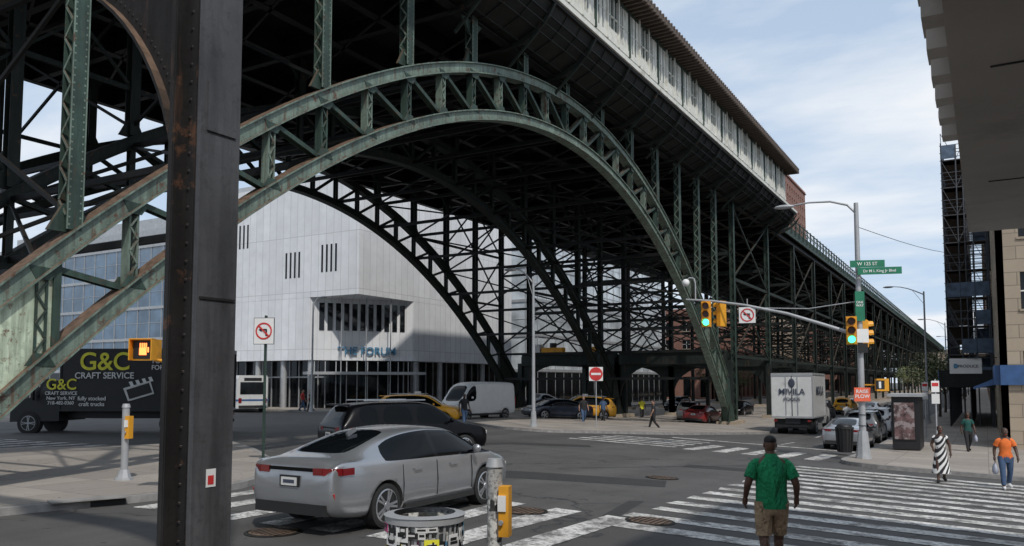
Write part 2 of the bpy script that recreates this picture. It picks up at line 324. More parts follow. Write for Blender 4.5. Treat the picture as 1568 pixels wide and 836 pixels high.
sheets('asphalt_patch',[[S(-1,19),S(3.5,18.6),S(3.8,20),S(-.6,20.6)],[S(5,24),S(9,23),S(9.2,24.1),S(5.4,25)],[S(1,12.5),S(1.3,12.5),S(2.6,16),S(2.3,16)],[S(-4,29),S(3,30.5),S(3,31.6),S(-4,30.4)],[S(1.2,21.8),S(1.32,21.8),S(8.5,26.3),S(8.3,26.3)],[S(-2,16.5),S(-.2,16.3),S(-.1,17.4),S(-1.9,17.5)]],.004,TAR)
mb=MB(); a=Vector((*S(-7.95,14.0),0)); b=Vector((*S(-7.0,14.75),0)); c=(a+b)/2; gz=G(c.x,c.y); mb.beam((a.x,a.y,gz+.055),(b.x,b.y,gz+.055),.12,.10,BLACK); mb.beam((a.x,a.y,gz+.145),(b.x,b.y,gz+.145),.4,.02,KERB); mb.obj('storm_drain')
# ------------------------------------------------------------------ viaduct
VIA=empty('steel_viaduct')
XR=(-16.6,-25.6,-34.6); YC=33.2
def T(y): return 15.6-.0186*(y-YC)**2
def B(y): return 13.4-.0195*(y-YC)**2
HH=.40
def chord(mb,x,fn,sgn,mat,y0,y1,n,hh=HH):
    prof=[(-.24,0),(.24,0),(.24,.04),(.16,.04),(.16,hh-.04),(.24,hh-.04),(.24,hh),(-.24,hh),(-.24,hh-.04),(-.16,hh-.04),(-.16,.04),(-.24,.04)]
    rings=[]
    for i in range(n+1):
        y=y0+(y1-y0)*i/n; dz=(fn(y+.05)-fn(y-.05))/.1; L=math.hypot(1,dz); ny,nz=-dz/L,1/L
        z=fn(y)
        base=-hh if sgn>0 else 0
        rings.append([(x+a,y+ny*(b+base),z+nz*(b+base)) for a,b in prof])
    mb.loft(rings,mat,True,False)
def rivet(mb,p,m,r=.022,ax='x'):
    x,y,z=p
    if ax=='x': mb.add([(x,y-r,z-r),(x,y+r,z-r),(x,y+r,z+r),(x,y-r,z+r),(x+.018,y,z)],[(0,1,4),(1,2,4),(2,3,4),(3,0,4)],m,True)
    else: mb.add([(x-r,y,z-r),(x+r,y,z-r),(x+r,y,z+r),(x-r,y,z+r),(x,y-.018,z)],[(0,1,4),(1,2,4),(2,3,4),(3,0,4)],m,True)
def laced(mb,p0,p1,w,depth,m,step=.5,x=None):
    p0=Vector(p0);p1=Vector(p1);d=(p1-p0);L=d.length;d.normalize(); sd=Vector((0,-d.z,d.y)).normalized()
    for k in(-1,1): mb.beam(p0+sd*k*w/2,p1+sd*k*w/2,.05,depth,m,(1,0,0))
    n=max(2,int(L/step))
    for i in range(n):
        a=p0+d*(L*i/n)+sd*(w/2)*(1 if i%2 else -1); b=p0+d*(L*(i+1)/n)-sd*(w/2)*(1 if i%2 else -1)
        for k in(-1,1):
            o=Vector((k*(depth/2+.01),0,0)); mb.beam(a+o,b+o,.045,.015,m,(1,0,0))
for ri,x in enumerate(XR):
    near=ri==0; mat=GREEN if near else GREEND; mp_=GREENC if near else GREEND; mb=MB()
    chord(mb,x,T,1,mat,YC-26.4,YC+26.4,72); chord(mb,x,B,-1,mat,YC-26.2,YC+26.9,72)
    for i in range(-12,13):
        y=YC+2*i; zt=T(y)-.35; zb=B(y)+.35
        if near: laced(mb,(x,y,zb),(x,y,zt),.2,.26,GREEN if i%2 else mp_,.26)
        else: mb.ibeam((x,y,zb),(x,y,zt),.2,.24,mat,(1,0,0))
        a=None
        if 0<=i<12: a=(x,y+2,T(y+2)-.3); b=(x,y,B(y)+.3)
        if i<0: a=(x,y,T(y)-.3); b=(x,y+2,B(y+2)+.3)
        if a: mb.ibeam(b,a,.13,.22,mp_,(1,0,0),.02)
        if near:
            for k in(-1,1):
                xx=x+k*.17
                mb.plyz([(y-.32,zt+.02),(y+.32,zt-.02),(y+.15,zt-.26),(y-.15,zt-.26)],xx-.007,xx+.007,mp_)
                mb.plyz([(y-.32,zb),(y+.32,zb),(y+.15,zb+.26),(y-.15,zb+.26)],xx-.007,xx+.007,mp_)
    for sg in(-1,1):
        ys=[YC+sg*(23.6+2.8*k/6) for k in range(7)]
        poly=[(y,T(y)-.3) for y in ys]+[(y,B(y)+.3) for y in reversed(ys)]
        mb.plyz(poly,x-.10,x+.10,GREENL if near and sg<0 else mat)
        if near:
            for yy in(YC+sg*23.7,YC+sg*25.0): mb.beam((x+.13,yy,B(yy)+.35),(x+.13,yy,T(yy)-.35),.16,.05,GREENC,(1,0,0))
        ye=YC+sg*26.4; g=G(x,ye)
        foot=[(ye-sg*.3,T(ye)),(ye+sg*.25,T(ye)-.2),(ye+sg*1.0,g+.75),(ye+sg*.9,g+.35),(ye-sg*.1,g+.35),(ye-sg*.7,B(ye)+.9)]
        mb.plyz(foot,x-.22,x+.22,mp_)
        mb.bx(x-.7,x+.7,ye-.6+sg*.4,ye+.6+sg*.4,g-.2,g+.36,STONE)
        for k in(-1,1): mb.plyz([(ye-sg*.5,g+.3),(ye+sg*1.3,g+.3),(ye+sg*.6,g+1.6),(ye-.1*sg,g+1.6)],x+k*.3-.015,x+k*.3+.015,mp_)
    for dy in(-23.4,-20,-16,-12,-8,-4,0,4,8,12,16,20,24):
        y=YC+dy; z0=T(y)-.02; w=.36
        mb.ibeam((x,y,z0),(x,y,16.4),w,.34,mp_,(1,0,0),.035)
        if near:
            z=z0+.3;k=0
            while z<15.9: mb.beam((x-.14*(1 if k%2 else -1),y-w/2,z),(x+.14*(1 if k%2 else -1),y-w/2,z+.35),.05,.02,GREEN,(0,1,0)); z+=.35;k+=1
            for k in(-1,1): mb.beam((x+.172,y+k*.165,z0),(x+.172,y+k*.165,16.2),.03,.01,GREEN,(1,0,0))
        if 16-z0>1: 
            mb.plyz([(y-.5,z0-.05),(y+.5,z0-.05),(y+.18,z0+.55),(y-.18,z0+.55)],x-.05,x+.05,mp_)
            mb.plyz([(y-.8,16.2),(y+.8,16.2),(y+.18,15.5),(y-.18,15.5)],x-.05,x+.05,mp_)
        if near and dy<=0:
            z=z0+.1
            while z<16.2:
                for k in(-.12,.12): rivet(mb,(x+.17,y+k,z),GREEN,.02)
                z+=.16
    if not near:
        cols=[24,20,16,12,8]
        for sg in(-1,1):
            for a,b in zip(cols[:-1],cols[1:]):
                ya,yb=YC+sg*a,YC+sg*b
                for z in(4.5,8.5,12.5):
                    if z>T(ya) : mb.beam((x,ya,z),(x,yb,z) if z>T(yb) else (x,YC+sg*math.sqrt(max(0,(15.6-z)/.0186)),z),.12,.16,mat)
                zz=[z for z in(4.5,8.5,12.5,16) if z>T(yb)]
                for c,d in zip(zz[:-1],zz[1:]):
                    mb.beam((x,ya,c),(x,yb,d),.09,.09,mat); mb.beam((x,ya,d),(x,yb,c),.09,.09,mat)
    if near:
        y=7.2
        while y<42:
            for fn,sg in((T,1),(B,-1)):
                dz=(fn(y+.05)-fn(y-.05))/.1;L=math.hypot(1,dz);ny,nz=-dz/L,1/L
                for o in(.09,.31):
                    q=-o if sg>0 else o; rivet(mb,(x+.16,y+ny*q,fn(y)+nz*q),mat)
            y+=.15
        for yy in[YC-26.3+.16*k for k in range(17)]:
            z=B(yy)+.6
            while z<T(yy)-.5:
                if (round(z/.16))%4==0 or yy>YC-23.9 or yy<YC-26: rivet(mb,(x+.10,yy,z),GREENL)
                z+=.16
    mb.obj('arch_rib',parent=VIA)
mb=MB()
for xa,xb in((XR[0],XR[1]),(XR[1],XR[2])):
    for i in range(-12,13,2):
        y=YC+2*i
        for fn,o in((T,-.4),(B,.3)):
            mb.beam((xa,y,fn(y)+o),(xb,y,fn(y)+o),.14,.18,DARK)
        if i<12:
            y2=y+4
            mb.beam((xa,y,T(y)-.4),(xb,y2,T(y2)-.4),.09,.09,DARK); mb.beam((xb,y,T(y)-.4),(xa,y2,T(y2)-.4),.09,.09,DARK)
    for dy in(-23.4,-16,16,24):
        y=YC+dy; z=T(y)+.3
        zs=[z]+[q for q in(6,11) if q>z+1]+[16]
        for a,b in zip(zs[:-1],zs[1:]):
            mb.beam((xa,y,a),(xb,y,b),.08,.1,DARK); mb.beam((xb,y,a),(xa,y,b),.08,.1,DARK); mb.beam((xa,y,b),(xb,y,b),.12,.18,DARK)
mb.obj('lateral_bracing',parent=VIA)
mb=MB()
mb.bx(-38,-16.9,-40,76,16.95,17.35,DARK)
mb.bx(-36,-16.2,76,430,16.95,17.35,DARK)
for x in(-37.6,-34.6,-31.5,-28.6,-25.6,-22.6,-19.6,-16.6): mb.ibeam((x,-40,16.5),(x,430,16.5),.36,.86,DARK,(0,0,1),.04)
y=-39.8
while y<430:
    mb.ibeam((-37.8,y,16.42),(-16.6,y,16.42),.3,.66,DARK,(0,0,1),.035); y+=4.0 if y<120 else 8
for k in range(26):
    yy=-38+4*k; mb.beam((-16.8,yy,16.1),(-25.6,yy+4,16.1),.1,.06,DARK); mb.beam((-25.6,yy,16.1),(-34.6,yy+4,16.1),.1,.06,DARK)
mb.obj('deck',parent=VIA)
mb=MB(); hp=[(-16.95,16.15),(-16.1,16.25),(-15.3,16.6),(-14.75,17.1),(-14.45,17.6)]
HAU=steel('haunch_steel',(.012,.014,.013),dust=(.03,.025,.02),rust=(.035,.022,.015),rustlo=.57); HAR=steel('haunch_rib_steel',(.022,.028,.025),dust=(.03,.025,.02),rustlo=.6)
for i in range(4):
    (a,b),(c,d)=hp[i],hp[i+1]
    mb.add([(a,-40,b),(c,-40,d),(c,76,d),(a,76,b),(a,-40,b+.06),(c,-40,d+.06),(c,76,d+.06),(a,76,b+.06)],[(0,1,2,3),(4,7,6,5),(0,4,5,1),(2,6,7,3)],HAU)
mb.bx(-16.9,-14.4,-40,76,17.45,17.6,DARK)
y=-38.8
while y<76:
    mb.plxz([(a+.05,b-.22) for a,b in hp]+[(hp[-1][0]-.02,hp[-1][1]+.0),(-15.3,16.75),(-16.9,16.4)],y-.05,y+.05,HAR)
    for q in(1.3,2.6): mb.plxz([(a+.02,b-.05) for a,b in hp]+[(hp[-1][0]-.02,hp[-1][1]+.0),(-15.3,16.75),(-16.9,16.4)],y+q-.015,y+q+.015,HAR)
    mb.beam((-16.6,y,15.2),(-15.2,y,16.45),.08,.1,GREENM)
    y+=3.93
for (a,b) in hp[1:4]: mb.bx(a-.03,a+.03,-40,76,b-.04,b+.0,HAR)
mb.tube([(-14.9,-40,16.75),(-14.9,76,16.75)],.025,HAR,6)
mb.plxz(hp+[(-14.45,17.6),(-16.9,17.6)],75.98,76.04,GREEND)
mb.obj('platform_haunch',parent=VIA)
ST=empty('elevated_station_house')
mb=MB()
mb.bx(-14.62,-14.5,-40,72,17.6,18.05,CREAM); mb.bx(-14.44,-14.30,-40,76,17.58,17.78,CREAM)
mb.bx(-14.72,-14.56,-40,72,18.0,20.7,WGLASS)
mb.bx(-14.6,-14.47,-40,72,18.05,18.35,CREAM); mb.bx(-14.6,-14.47,-40,72,20.25,20.7,GREENC)
y=-40;k=0
while y<71.9:
    mb.bx(-14.58,-14.42,y,y+.14,18.05,20.7,GREENC if k%3==0 else CREAM)
    if k%3==0: mb.bx(-14.57,-14.5,y+.14,y+1.33,18.35,20.25,CREAM)
    elif k%3==2: 
        mb.bx(-14.57,-14.5,y+.7,y+1.33,18.35,20.25,CREAM)
    else:
        mb.bx(-14.57,-14.5,y+.14,y+1.33,18.35,18.7,CREAM)
    for q in(.45,.9): mb.bx(-14.56,-14.48,y+q,y+q+.05,18.35,20.25,CREAM if k%3 else GREENC)
    mb.bx(-14.56,-14.48,y,y+1.33,19.25,19.31,CREAM)
    y+=1.333;k+=1
mb.bx(-37.2,-14.6,71.9,72.05,17.6,20.7,CREAM); mb.bx(-37.4,-37.2,-40,72,17.6,20.7,CREAM)
mb.plxz([(-13.55,20.55),(-13.55,20.7),(-26,22.6),(-38.4,20.7),(-38.4,20.55),(-26,22.4)],-40,72.7,BROWNR)
mb.bx(-13.55,-13.45,-40,72.7,20.5,20.74,BROWNR)
y=-39.8
while y<72.6:
    mb.bx(-14.5,-13.4,y,y+.14,20.38,20.54,BROWNR); mb.cyl((-13.42,y+.2,20.76),(-14.6,y+.2,20.94),.1,.1,BROWNR,6,cap=True); y+=.42
mb.obj('station_wall_and_roof',parent=ST)
mb=MB(); ys=[62+11.5*k for k in range(28)]
for k,y in enumerate(ys):
    for x in XR:
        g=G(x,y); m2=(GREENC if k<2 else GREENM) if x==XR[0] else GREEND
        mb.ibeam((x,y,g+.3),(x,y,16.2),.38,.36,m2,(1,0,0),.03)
        if x==XR[0] and k<3:
            z=g+.6;j=0
            while z<15.9: mb.beam((x-.14*(1 if j%2 else -1),y-.19,z),(x+.14*(1 if j%2 else -1),y-.19,z+.4),.05,.02,m2,(0,1,0)); z+=.4;j+=1
        mb.bx(x-.6,x+.6,y-.6,y+.6,g-.2,g+.4,STONE)
    for xa,xb in((XR[0],XR[1]),(XR[1],XR[2])):
        lv=[4.2,8.2,12.2,16]
        for z in lv[:3]: mb.beam((xa,y,z),(xb,y,z),.18,.26,GREEND)
        for a,b in zip(lv[:-1],lv[1:]):
            mb.beam((xa,y,a),(xb,y,b),.11,.12,GREEND); mb.beam((xa,y,b),(xb,y,a),.11,.12,GREEND)
    if k+1<len(ys) and k<16:
        y2=ys[k+1]
        for x in XR:
            m2=GREENM if x==XR[0] else GREEND
            lv=[4.2,10.2,16]
            for z in lv[:2]: mb.beam((x,y,z),(x,y2,z),.14,.22,m2)
            if k%2==0:
                for a,b in zip(lv[:-1],lv[1:]):
                    mb.beam((x,y,a),(x,y2,b),.11,.11,m2); mb.beam((x,y,b),(x,y2,a),.11,.11,m2)
for y in(4.2,-7.3):
    for x in XR:
        if x==XR[0] and y>0: continue
        mb.ibeam((x,y,0),(x,y,16.2),.42,.4,GREEND,(1,0,0),.03)
    for xa,xb in((XR[0],XR[1]),(XR[1],XR[2])):
        for a,b in((4.2,8.2),(8.2,12.2),(12.2,16)): mb.beam((xa,y,a),(xb,y,b),.12,.14,GREEND); mb.beam((xa,y,b),(xb,y,a),.12,.14,GREEND); mb.beam((xa,y,a),(xb,y,a),.2,.3,GREEND)
mb.obj('bent_towers',parent=VIA)
mb=MB()
for y in(60.6,73.5):
    for xa,xb in((XR[0],XR[1]),(XR[1],XR[2])):
        g=G(xb,y); mb.bx(xb+.2,xa-.2,y-.3,y+.3,3.6,4.5,GREEND); mb.bx(xb+.2,xa-.2,y-.45,y+.45,4.5,4.58,GREENM)
        for x0,sg in((xb+.2,1),(xa-.2,-1)):
            mb.plxz([(x0,3.62)]+[(x0+sg*3.2*(1-math.cos(t*math.pi/16)),1.0+2.6*math.sin(t*math.pi/16)) for t in range(0,9)],y-.08,y+.08,GREEND)
            mb.bx(min(x0,x0-sg*.4),max(x0,x0-sg*.4),y-.3,y+.3,g,3.8,GREEND)
for x in XR[1:]:
    mb.bx(x-.25,x+.25,61,73.5,3.7,4.4,GREEND)
mb.obj('low_portal_frames',parent=VIA)
mb=MB(); y=76
mb.bx(-16.05,-15.95,76,430,18.3,18.38,GREENC); mb.bx(-16.03,-15.97,76,430,17.85,17.9,GREENC); mb.bx(-16.3,-16.1,76,430,16.6,17.5,GREENC)
while y<430:
    mb.bx(-16.06,-15.94,y,y+.1,16.9,18.5,GREENC)
    if y<200: mb.beam((-16,y,17.4),(-16,y+1.9,18.3),.03,.04,GREENC); mb.beam((-16,y,18.3),(-16,y+1.9,17.4),.03,.04,GREENC)
    y+=2
for x in(-30,-28.4,-23,-21.4): mb.bx(x,x+.08,76,430,17.4,17.6,DARK)
mb.obj('deck_railing',parent=VIA)
mb=MB(); mb.bx(-32.5,-30.5,60.3,60.9,4.6,5.1,SIGY); mb.bx(-33.2,-32.6,60.2,61,4.6,5.4,OFFW); mb.bx(-28,-27.3,60.3,60.9,4.6,5.1,SIGY); mb.cyl((-31.5,60.6,5.1),(-31.5,60.6,5.5),.3,.3,BLKM)
mb.obj('work_equipment')
# ------------------------------------------------------------------ near pillar with knee bracket
x,y=S(-2.53,6.5); g=.13; mb=MB(); w=.40
mb.bx(x+w/2-.05,x+w/2,y-.19,y+.19,g,9,PILLAR); mb.bx(x-w/2,x-w/2+.05,y-.19,y+.19,g,9,RUSTY); mb.bx(x-w/2+.05,x+w/2-.05,y-.03,y+.03,g,9,RUSTY)
for k in(-1,1):
    for q in(-1,1): 
        xx=x+k*(w/2-.05); yy=y+q*.03
        mb.bx(min(xx,xx-k*.1),max(xx,xx-k*.1),min(yy,yy+q*.02),max(yy,yy+q*.02),g,9,RUSTY)
        mb.bx(min(xx,xx-k*.015),max(xx,xx-k*.015),min(yy+q*.02,yy+q*.155),max(yy+q*.02,yy+q*.155),g,9,RUSTY)
xl=x-w/2; AR=2.7; AZ=3.45
arc=[(xl-AR*(1-math.cos(t*math.pi/2/20)),AZ+AR*math.sin(t*math.pi/2/20)) for t in range(21)]
mb.plxz([(xl+.02,AZ+AR+.1),(xl+.02,AZ)]+arc[1:]+[(arc[-1][0],AZ+AR+.1)],y-.02,y+.02,RUSTY)
for (a,b),(c,d) in zip(arc[:-1],arc[1:]): mb.beam((a,y,b),(c,y,d),.2,.03,RUSTY,(0,0,1))
for i in range(2,50):
    t=i*math.pi/2/52; rivet(mb,(xl-AR*(1-math.cos(t))+.07,y-.02,AZ+AR*math.sin(t)+.05),RUSTY,.014,'y')
for i in range(1,22): rivet(mb,(xl-.05,y-.02,4.1+i*.1),RUSTY,.014,'y')
z=g+.2
while z<8:
    for k in(-.12,.12): rivet(mb,(x+k,y-.05,z),RUSTY,.014,'y')
    z+=.15
mb.bx(x+w/2,x+w/2+.014,y-.14,y+.14,4.2,4.6,PILLAR)
mb.bx(x+w/2,x+w/2+.01,y-.17,y+.17,2.85,2.87,RUSTY)
mb.bx(x+w/2,x+w/2+.004,y-.06,y+.03,1.38,1.52,WHITE); mb.bx(x+w/2+.004,x+w/2+.006,y-.045,y+.01,1.40,1.47,REDS)
mb.bx(x-.5,x+.5,y-.45,y+.45,.0,.2,STONE)
mb.ibeam((-12.5,y,AZ+AR+.38),(x+.22,y,AZ+AR+.38),.3,.55,RUSTY)
mb.obj('riveted_stair_pillar')
# ------------------------------------------------------------------ buildings
def building(name,x0,x1,y0,y1,H,wall,glass,sh=3.3,bay=3.2,ww=1.5,wh=1.7,base=4.2,corn=True,gf=None,depth=.25):
    g=min(G(x0,y0),G(x1,y0))-.4; mb=MB(); d=depth
    mb.bx(x0+d,x1-d,y0+d,y1-d,g,H-.2,glass)
    nfl=int((H-base-.6)/sh)
    zs=[base+i*sh for i in range(nfl+1)]
    e=.006
    lv=[(g,g+.9)] if gf is None else [(g,g+.4)]
    lv.append((base-1.0,base+ .9))
    for z in zs[:-1]:
        lv.append((z+.9+wh,z+sh+.9))
    lv[-1]=(lv[-1][0],H)
    for a,b in lv: mb.bx(x0+e,x1-e,y0+e,y1-e,a,b,wall)
    for face in(0,1,2):
        L=(x1-x0) if face==0 else (y1-y0); nb=max(1,int(L/bay)); bw=L/nb; pw=bw-ww
        for i in range(nb+1):
            c=i*bw; a=max(0,c-pw/2); b=min(L,c+pw/2)
            if face==0: mb.bx(x0+a,x0+b,y0,y0+d+.05,g,H-.01,wall)
            elif face==1: mb.bx(x1-d-.05,x1,y0+a,y0+b,g,H-.01,wall)
            else: mb.bx(x0,x0+d+.05,y0+a,y0+b,g,H-.01,wall)
            if i<nb and face<2:
                for z in zs[:-1]:
                    zc=z+.9+wh/2; m=c+bw/2
                    if face==0:
                        mb.bx(x0+m-.03,x0+m+.03,y0+d-.05,y0+d-.002,z+.9,z+.9+wh,WHITE); mb.bx(x0+m-ww/2,x0+m+ww/2,y0+d-.06,y0+d-.004,zc-.03,zc+.03,WHITE)
                        mb.bx(x0+m-ww/2-.08,x0+m+ww/2+.08,y0-.06,y0+.1,z+.8,z+.9,STONE)
                    else:
                        mb.bx(x1-d+.004,x1-d+.06,y0+m-ww/2,y0+m+ww/2,zc-.03,zc+.03,WHITE); mb.bx(x1-.1,x1+.06,y0+m-ww/2-.08,y0+m+ww/2+.08,z+.8,z+.9,STONE)
    if corn:
        mb.bx(x0-.35,x1+.35,y0-.35,y1+.35,H,H+.35,wall); mb.bx(x0-.15,x1+.15,y0-.15,y1+.15,H+.35,H+.9,wall)
    return mb.obj(name)
FO=empty('concrete_forum_building'); mb=MB()
X1,Y0,X0,Y1=-47,53.6,-71,80
mb.prism([(X0,Y0),(X1,Y0),(X1,Y1),(X0,Y1)],9.9,20.7,FORUM)
ch=[(X0,Y0+.01),(-52.8,Y0+.01),(-47.01,61.5),(-47.01,Y1),(X0,Y1)]
mb.prism(ch,4.2,9.9,FORUM)
mb.prism([(X0+.3,Y0+1.5),(-52.6,Y0+1.5),(-48.6,62),(-48.6,Y1),(X0+.3,Y1)],-.6,4.2,GLASS)
mb.bx(-72,-70.99,Y0-.01,Y1,4,20.7,FORUM)
for c in[-70+3.4*k for k in range(6)]: mb.cyl((c,Y0+.5,-.5),(c,Y0+.5,4.2),.28,.28,GALV)
for d in[62.5+4*k for k in range(5)]: mb.cyl((-47.5,d,-.7),(-47.5,d,4.2),.28,.28,GALV)
for c in[-71+1.2*k for k in range(16)]: mb.bx(c-.04,c+.04,Y0+1.4,Y0+1.5,-.5,4.2,GALV)
for d in[62+1.2*k for k in range(15)]: mb.bx(-48.6,-48.5,d-.04,d+.04,-.5,4.2,GALV)
mb.bx(-71,-52,Y0+1.38,Y0+1.5,2.6,2.72,GALV)
p=Vector((-52.8,Y0+.01)); q=Vector((-47.01,61.5)); dd=(q-p); L=dd.length; dd.normalize(); nn=Vector((dd.y,-dd.x)); az=math.atan2(dd.y,dd.x)
for i in range(11):
    c=p+dd*(1.1+i*(L-2.2)/10); mb.box((c.x+nn.x*.02,c.y+nn.y*.02,8.2),(.46,.08,2.5),GLASS,az)
    if i in(2,5,8): mb.cyl((c.x+nn.x*1.5,c.y+nn.y*1.5,-.3),(c.x+nn.x*1.5,c.y+nn.y*1.5,9.9),.05,.05,GALV,6)
c=(p+q)/2
mb.box((c.x+nn.x*1.2,c.y+nn.y*1.2,3.0),(L+1,2.4,.25),GALV,az)
for i in range(10):
    cc=p+dd*(.5+i*(L-1)/9); mb.box((cc.x+nn.x*.06,cc.y+nn.y*.06,1.8),(.08,.1,4.6),GALV,az)
for cx,z0,z1 in((-55.0,11.8,14.2),(-50.5,12.1,14.6),(-61.9,15.1,17.4)):
    for k in range(4): mb.bx(cx-.95+k*.55,cx-.95+k*.55+.22,Y0-.02,Y0+.1,z0,z1,GLASS)
mb.bx(X0+2,X1-3,Y0+3,Y1-3,20.7,22.2,GALV)
mb.obj('walls_and_glazing',parent=FO)
text('THE FORUM',1.0,LEDB,FO,(c.x+nn.x*.1+.3,c.y+nn.y*.1+.3,4.75),(math.pi/2,0,az),ext=.06)
def curtain(name,x0,x1,y0,y1,H,glass,frame,sh=4,bay=1.6,band=.35):
    g=-1.2; mb=MB(); mb.bx(x0,x1,y0,y1,g,H,glass)
    mb.bx(x0-.05,x1+.05,y0-.05,y1+.05,g,3.4,GLASS)
    z=3.5
    while z<H:
        mb.bx(x0-.12,x1+.12,y0-.12,y1+.12,z,z+band,frame); mb.bx(x0-.04,x1+.04,y0-.04,y1+.04,z+2.2,z+2.25,frame); z+=sh
    mb.bx(x0-.2,x1+.2,y0-.2,y1+.2,H,H+.8,frame)
    c=x0
    while c<=x1: mb.bx(c-.03,c+.03,y0-.1,y0,g,H,frame); c+=bay
    c=y0
    while c<=y1: mb.bx(x1,x1+.1,c-.03,c+.03,g,H,frame); c+=bay
    mb.bx(x0+4,x1-4,y0+4,y1-4,H,H+3.5,frame)
    mb.obj(name)
curtain('glass_office_building',-135,-86,65,110,21,BGLASS,GALV,4,2.4)
curtain('glass_laboratory_building',-76,-48,88,135,24,PGLASS,GALV,4.4,2.4)
building('brick_apartment_building',-66,-43,146,190,15,BRICKR,GLASS)
building('brick_apartment_building',-66,-43,194,240,19,BRICKT,GLASS)
building('brick_tower',-72,-51,245,285,66,BRICKR,GLASS,sh=3)
building('brick_apartment_building',-66,-43,300,360,22,BRICKR,GLASS)
building('brick_apartment_building',-66,-43,364,430,20,BRICKT,GLASS)
building('limestone_corner_building',.6,24,43,64,14,STONE,GLASS,base=4.6)
building('brick_apartment_building',2.4,24,67.5,104,17,BRICKT,GLASS)
building('brick_apartment_building',.5,24,106,170,18,BRICKT,GLASS)
building('brick_apartment_building',.5,24,172,260,20,BRICKR,GLASS)
building('brick_apartment_building',.5,24,262,430,22,BRICKT,GLASS)
building('brick_apartment_building',-45,15,560,600,21,BRICKT,GLASS)
building('brick_apartment_building',-140,-90,160,220,24,BRICKR,GLASS)
mb=MB(); g=G(.6,43)
mb.bx(.35,.6,43.2,50,3.0+g,3.9+g,BLUES); mb.bx(.6,10,42.8,43.0,3.0+g,3.9+g,BLUES)
mb.plxz([(.35,3.0+g),(.35,3.3+g),(-.5,2.9+g),(-.5,2.8+g)],44,49.5,BLUES)
mb.obj('shopfront_awning')
mb=MB(); gx=G(0,70)
ysx=[65+2.4*k for k in range(14)]; top=19.0
fx=[-2.2+.9*k for k in range(10)]
for y in ysx:
    for x in(-2.2,-.9,.4): mb.cyl((x,y,gx),(x,y,top+random.random()*1.4),.045,.045,SCAF,6)
for x in fx:
    for yy in(65,66.3): mb.cyl((x,yy,gx),(x,yy,top+random.random()*1.2),.045,.045,SCAF,6)
z=gx+3.2
while z<top:
    for x in(-2.2,-.9): mb.beam((x,65,z),(x,96.2,z),.05,.05,SCAF); mb.beam((x,65,z+1),(x,96.2,z+1),.04,.04,SCAF)
    for yy in(65,66.3):
        for q in(0,.55,1.1): mb.beam((-2.3,yy,z+q),(6,yy,z+q),.04,.04,SCAF)
    for y in ysx: mb.beam((-2.2,y,z),(2.2,y,z),.05,.05,SCAF)
    mb.bx(-2.2,-.95,65,96.2,z-.06,z-.02,BARK); mb.bx(-2.2,6,65.05,66.3,z-.06,z-.02,BARK)
    for k,x in enumerate(fx[:-1]):
        a,b=(z,z+2) if k%2 else (z+2,z); mb.beam((x,65,a),(x+.9,65,b),.035,.035,SCAF)
        if random.random()<.5 and x>-1.2: mb.bx(x+.02,x+.88,66.4,66.43,z+.1,z+1.9,NETB)
        if random.random()<.25: mb.bx(x+.02,x+.88,64.9,64.93,z+.1,z+1.1,NETB)
    for k,y in enumerate(ysx[:-1]):
        a,b=(z,z+2) if k%2 else (z+2,z); mb.beam((-2.2,y,a),(-2.2,y+2.4,b),.04,.04,SCAF)
        if random.random()<.3: mb.bx(-.6,-.57,y,y+2.4,z,z+1.9,NETB)
    z+=2.0
mb.bx(-2.8,6,64,97,gx+2.9,gx+3.2,DARK); mb.bx(-2.85,-2.8,64,97,gx+2.9,gx+4.1,BLUES); mb.bx(-2.8,6,63.9,64.0,gx+2.9,gx+4.1,DARK)
mb.obj('building_scaffold')
mb=MB()
mb.bx(-.13,9,-6,12.68,4.26,4.62,SOFFIT); mb.bx(.1,9,-6,12.5,4.62,5.3,SOFFIT); mb.bx(-.30,9,-6,12.55,5.75,6.1,SOFFIT); mb.bx(-.05,9,-6,12.45,5.3,5.75,SOFFIT)
y=-5.8
while y<12.4: mb.bx(-.38,-.05,y,y+.3,5.42,5.75,SOFFIT); mb.bx(-.41,-.05,y-.03,y+.33,5.66,5.752,SOFFIT); y+=.8
mb.bx(2.2,9,-6,11.6,.13,4.26,STONE); mb.bx(2.12,2.2,0,10.5,.8,3.4,GLASS); mb.bx(.1,9,-6,12.4,6.1,7.2,STONE)
for yy in(-1,2.5,6,9.5): mb.bx(.1,2.1,yy,yy+.02,4.252,4.262,BLACK)
mb.cyl((.9,8,4.2),(.9,8,4.27),.14,.16,GALV,16)
mb.obj('stone_corner_building')
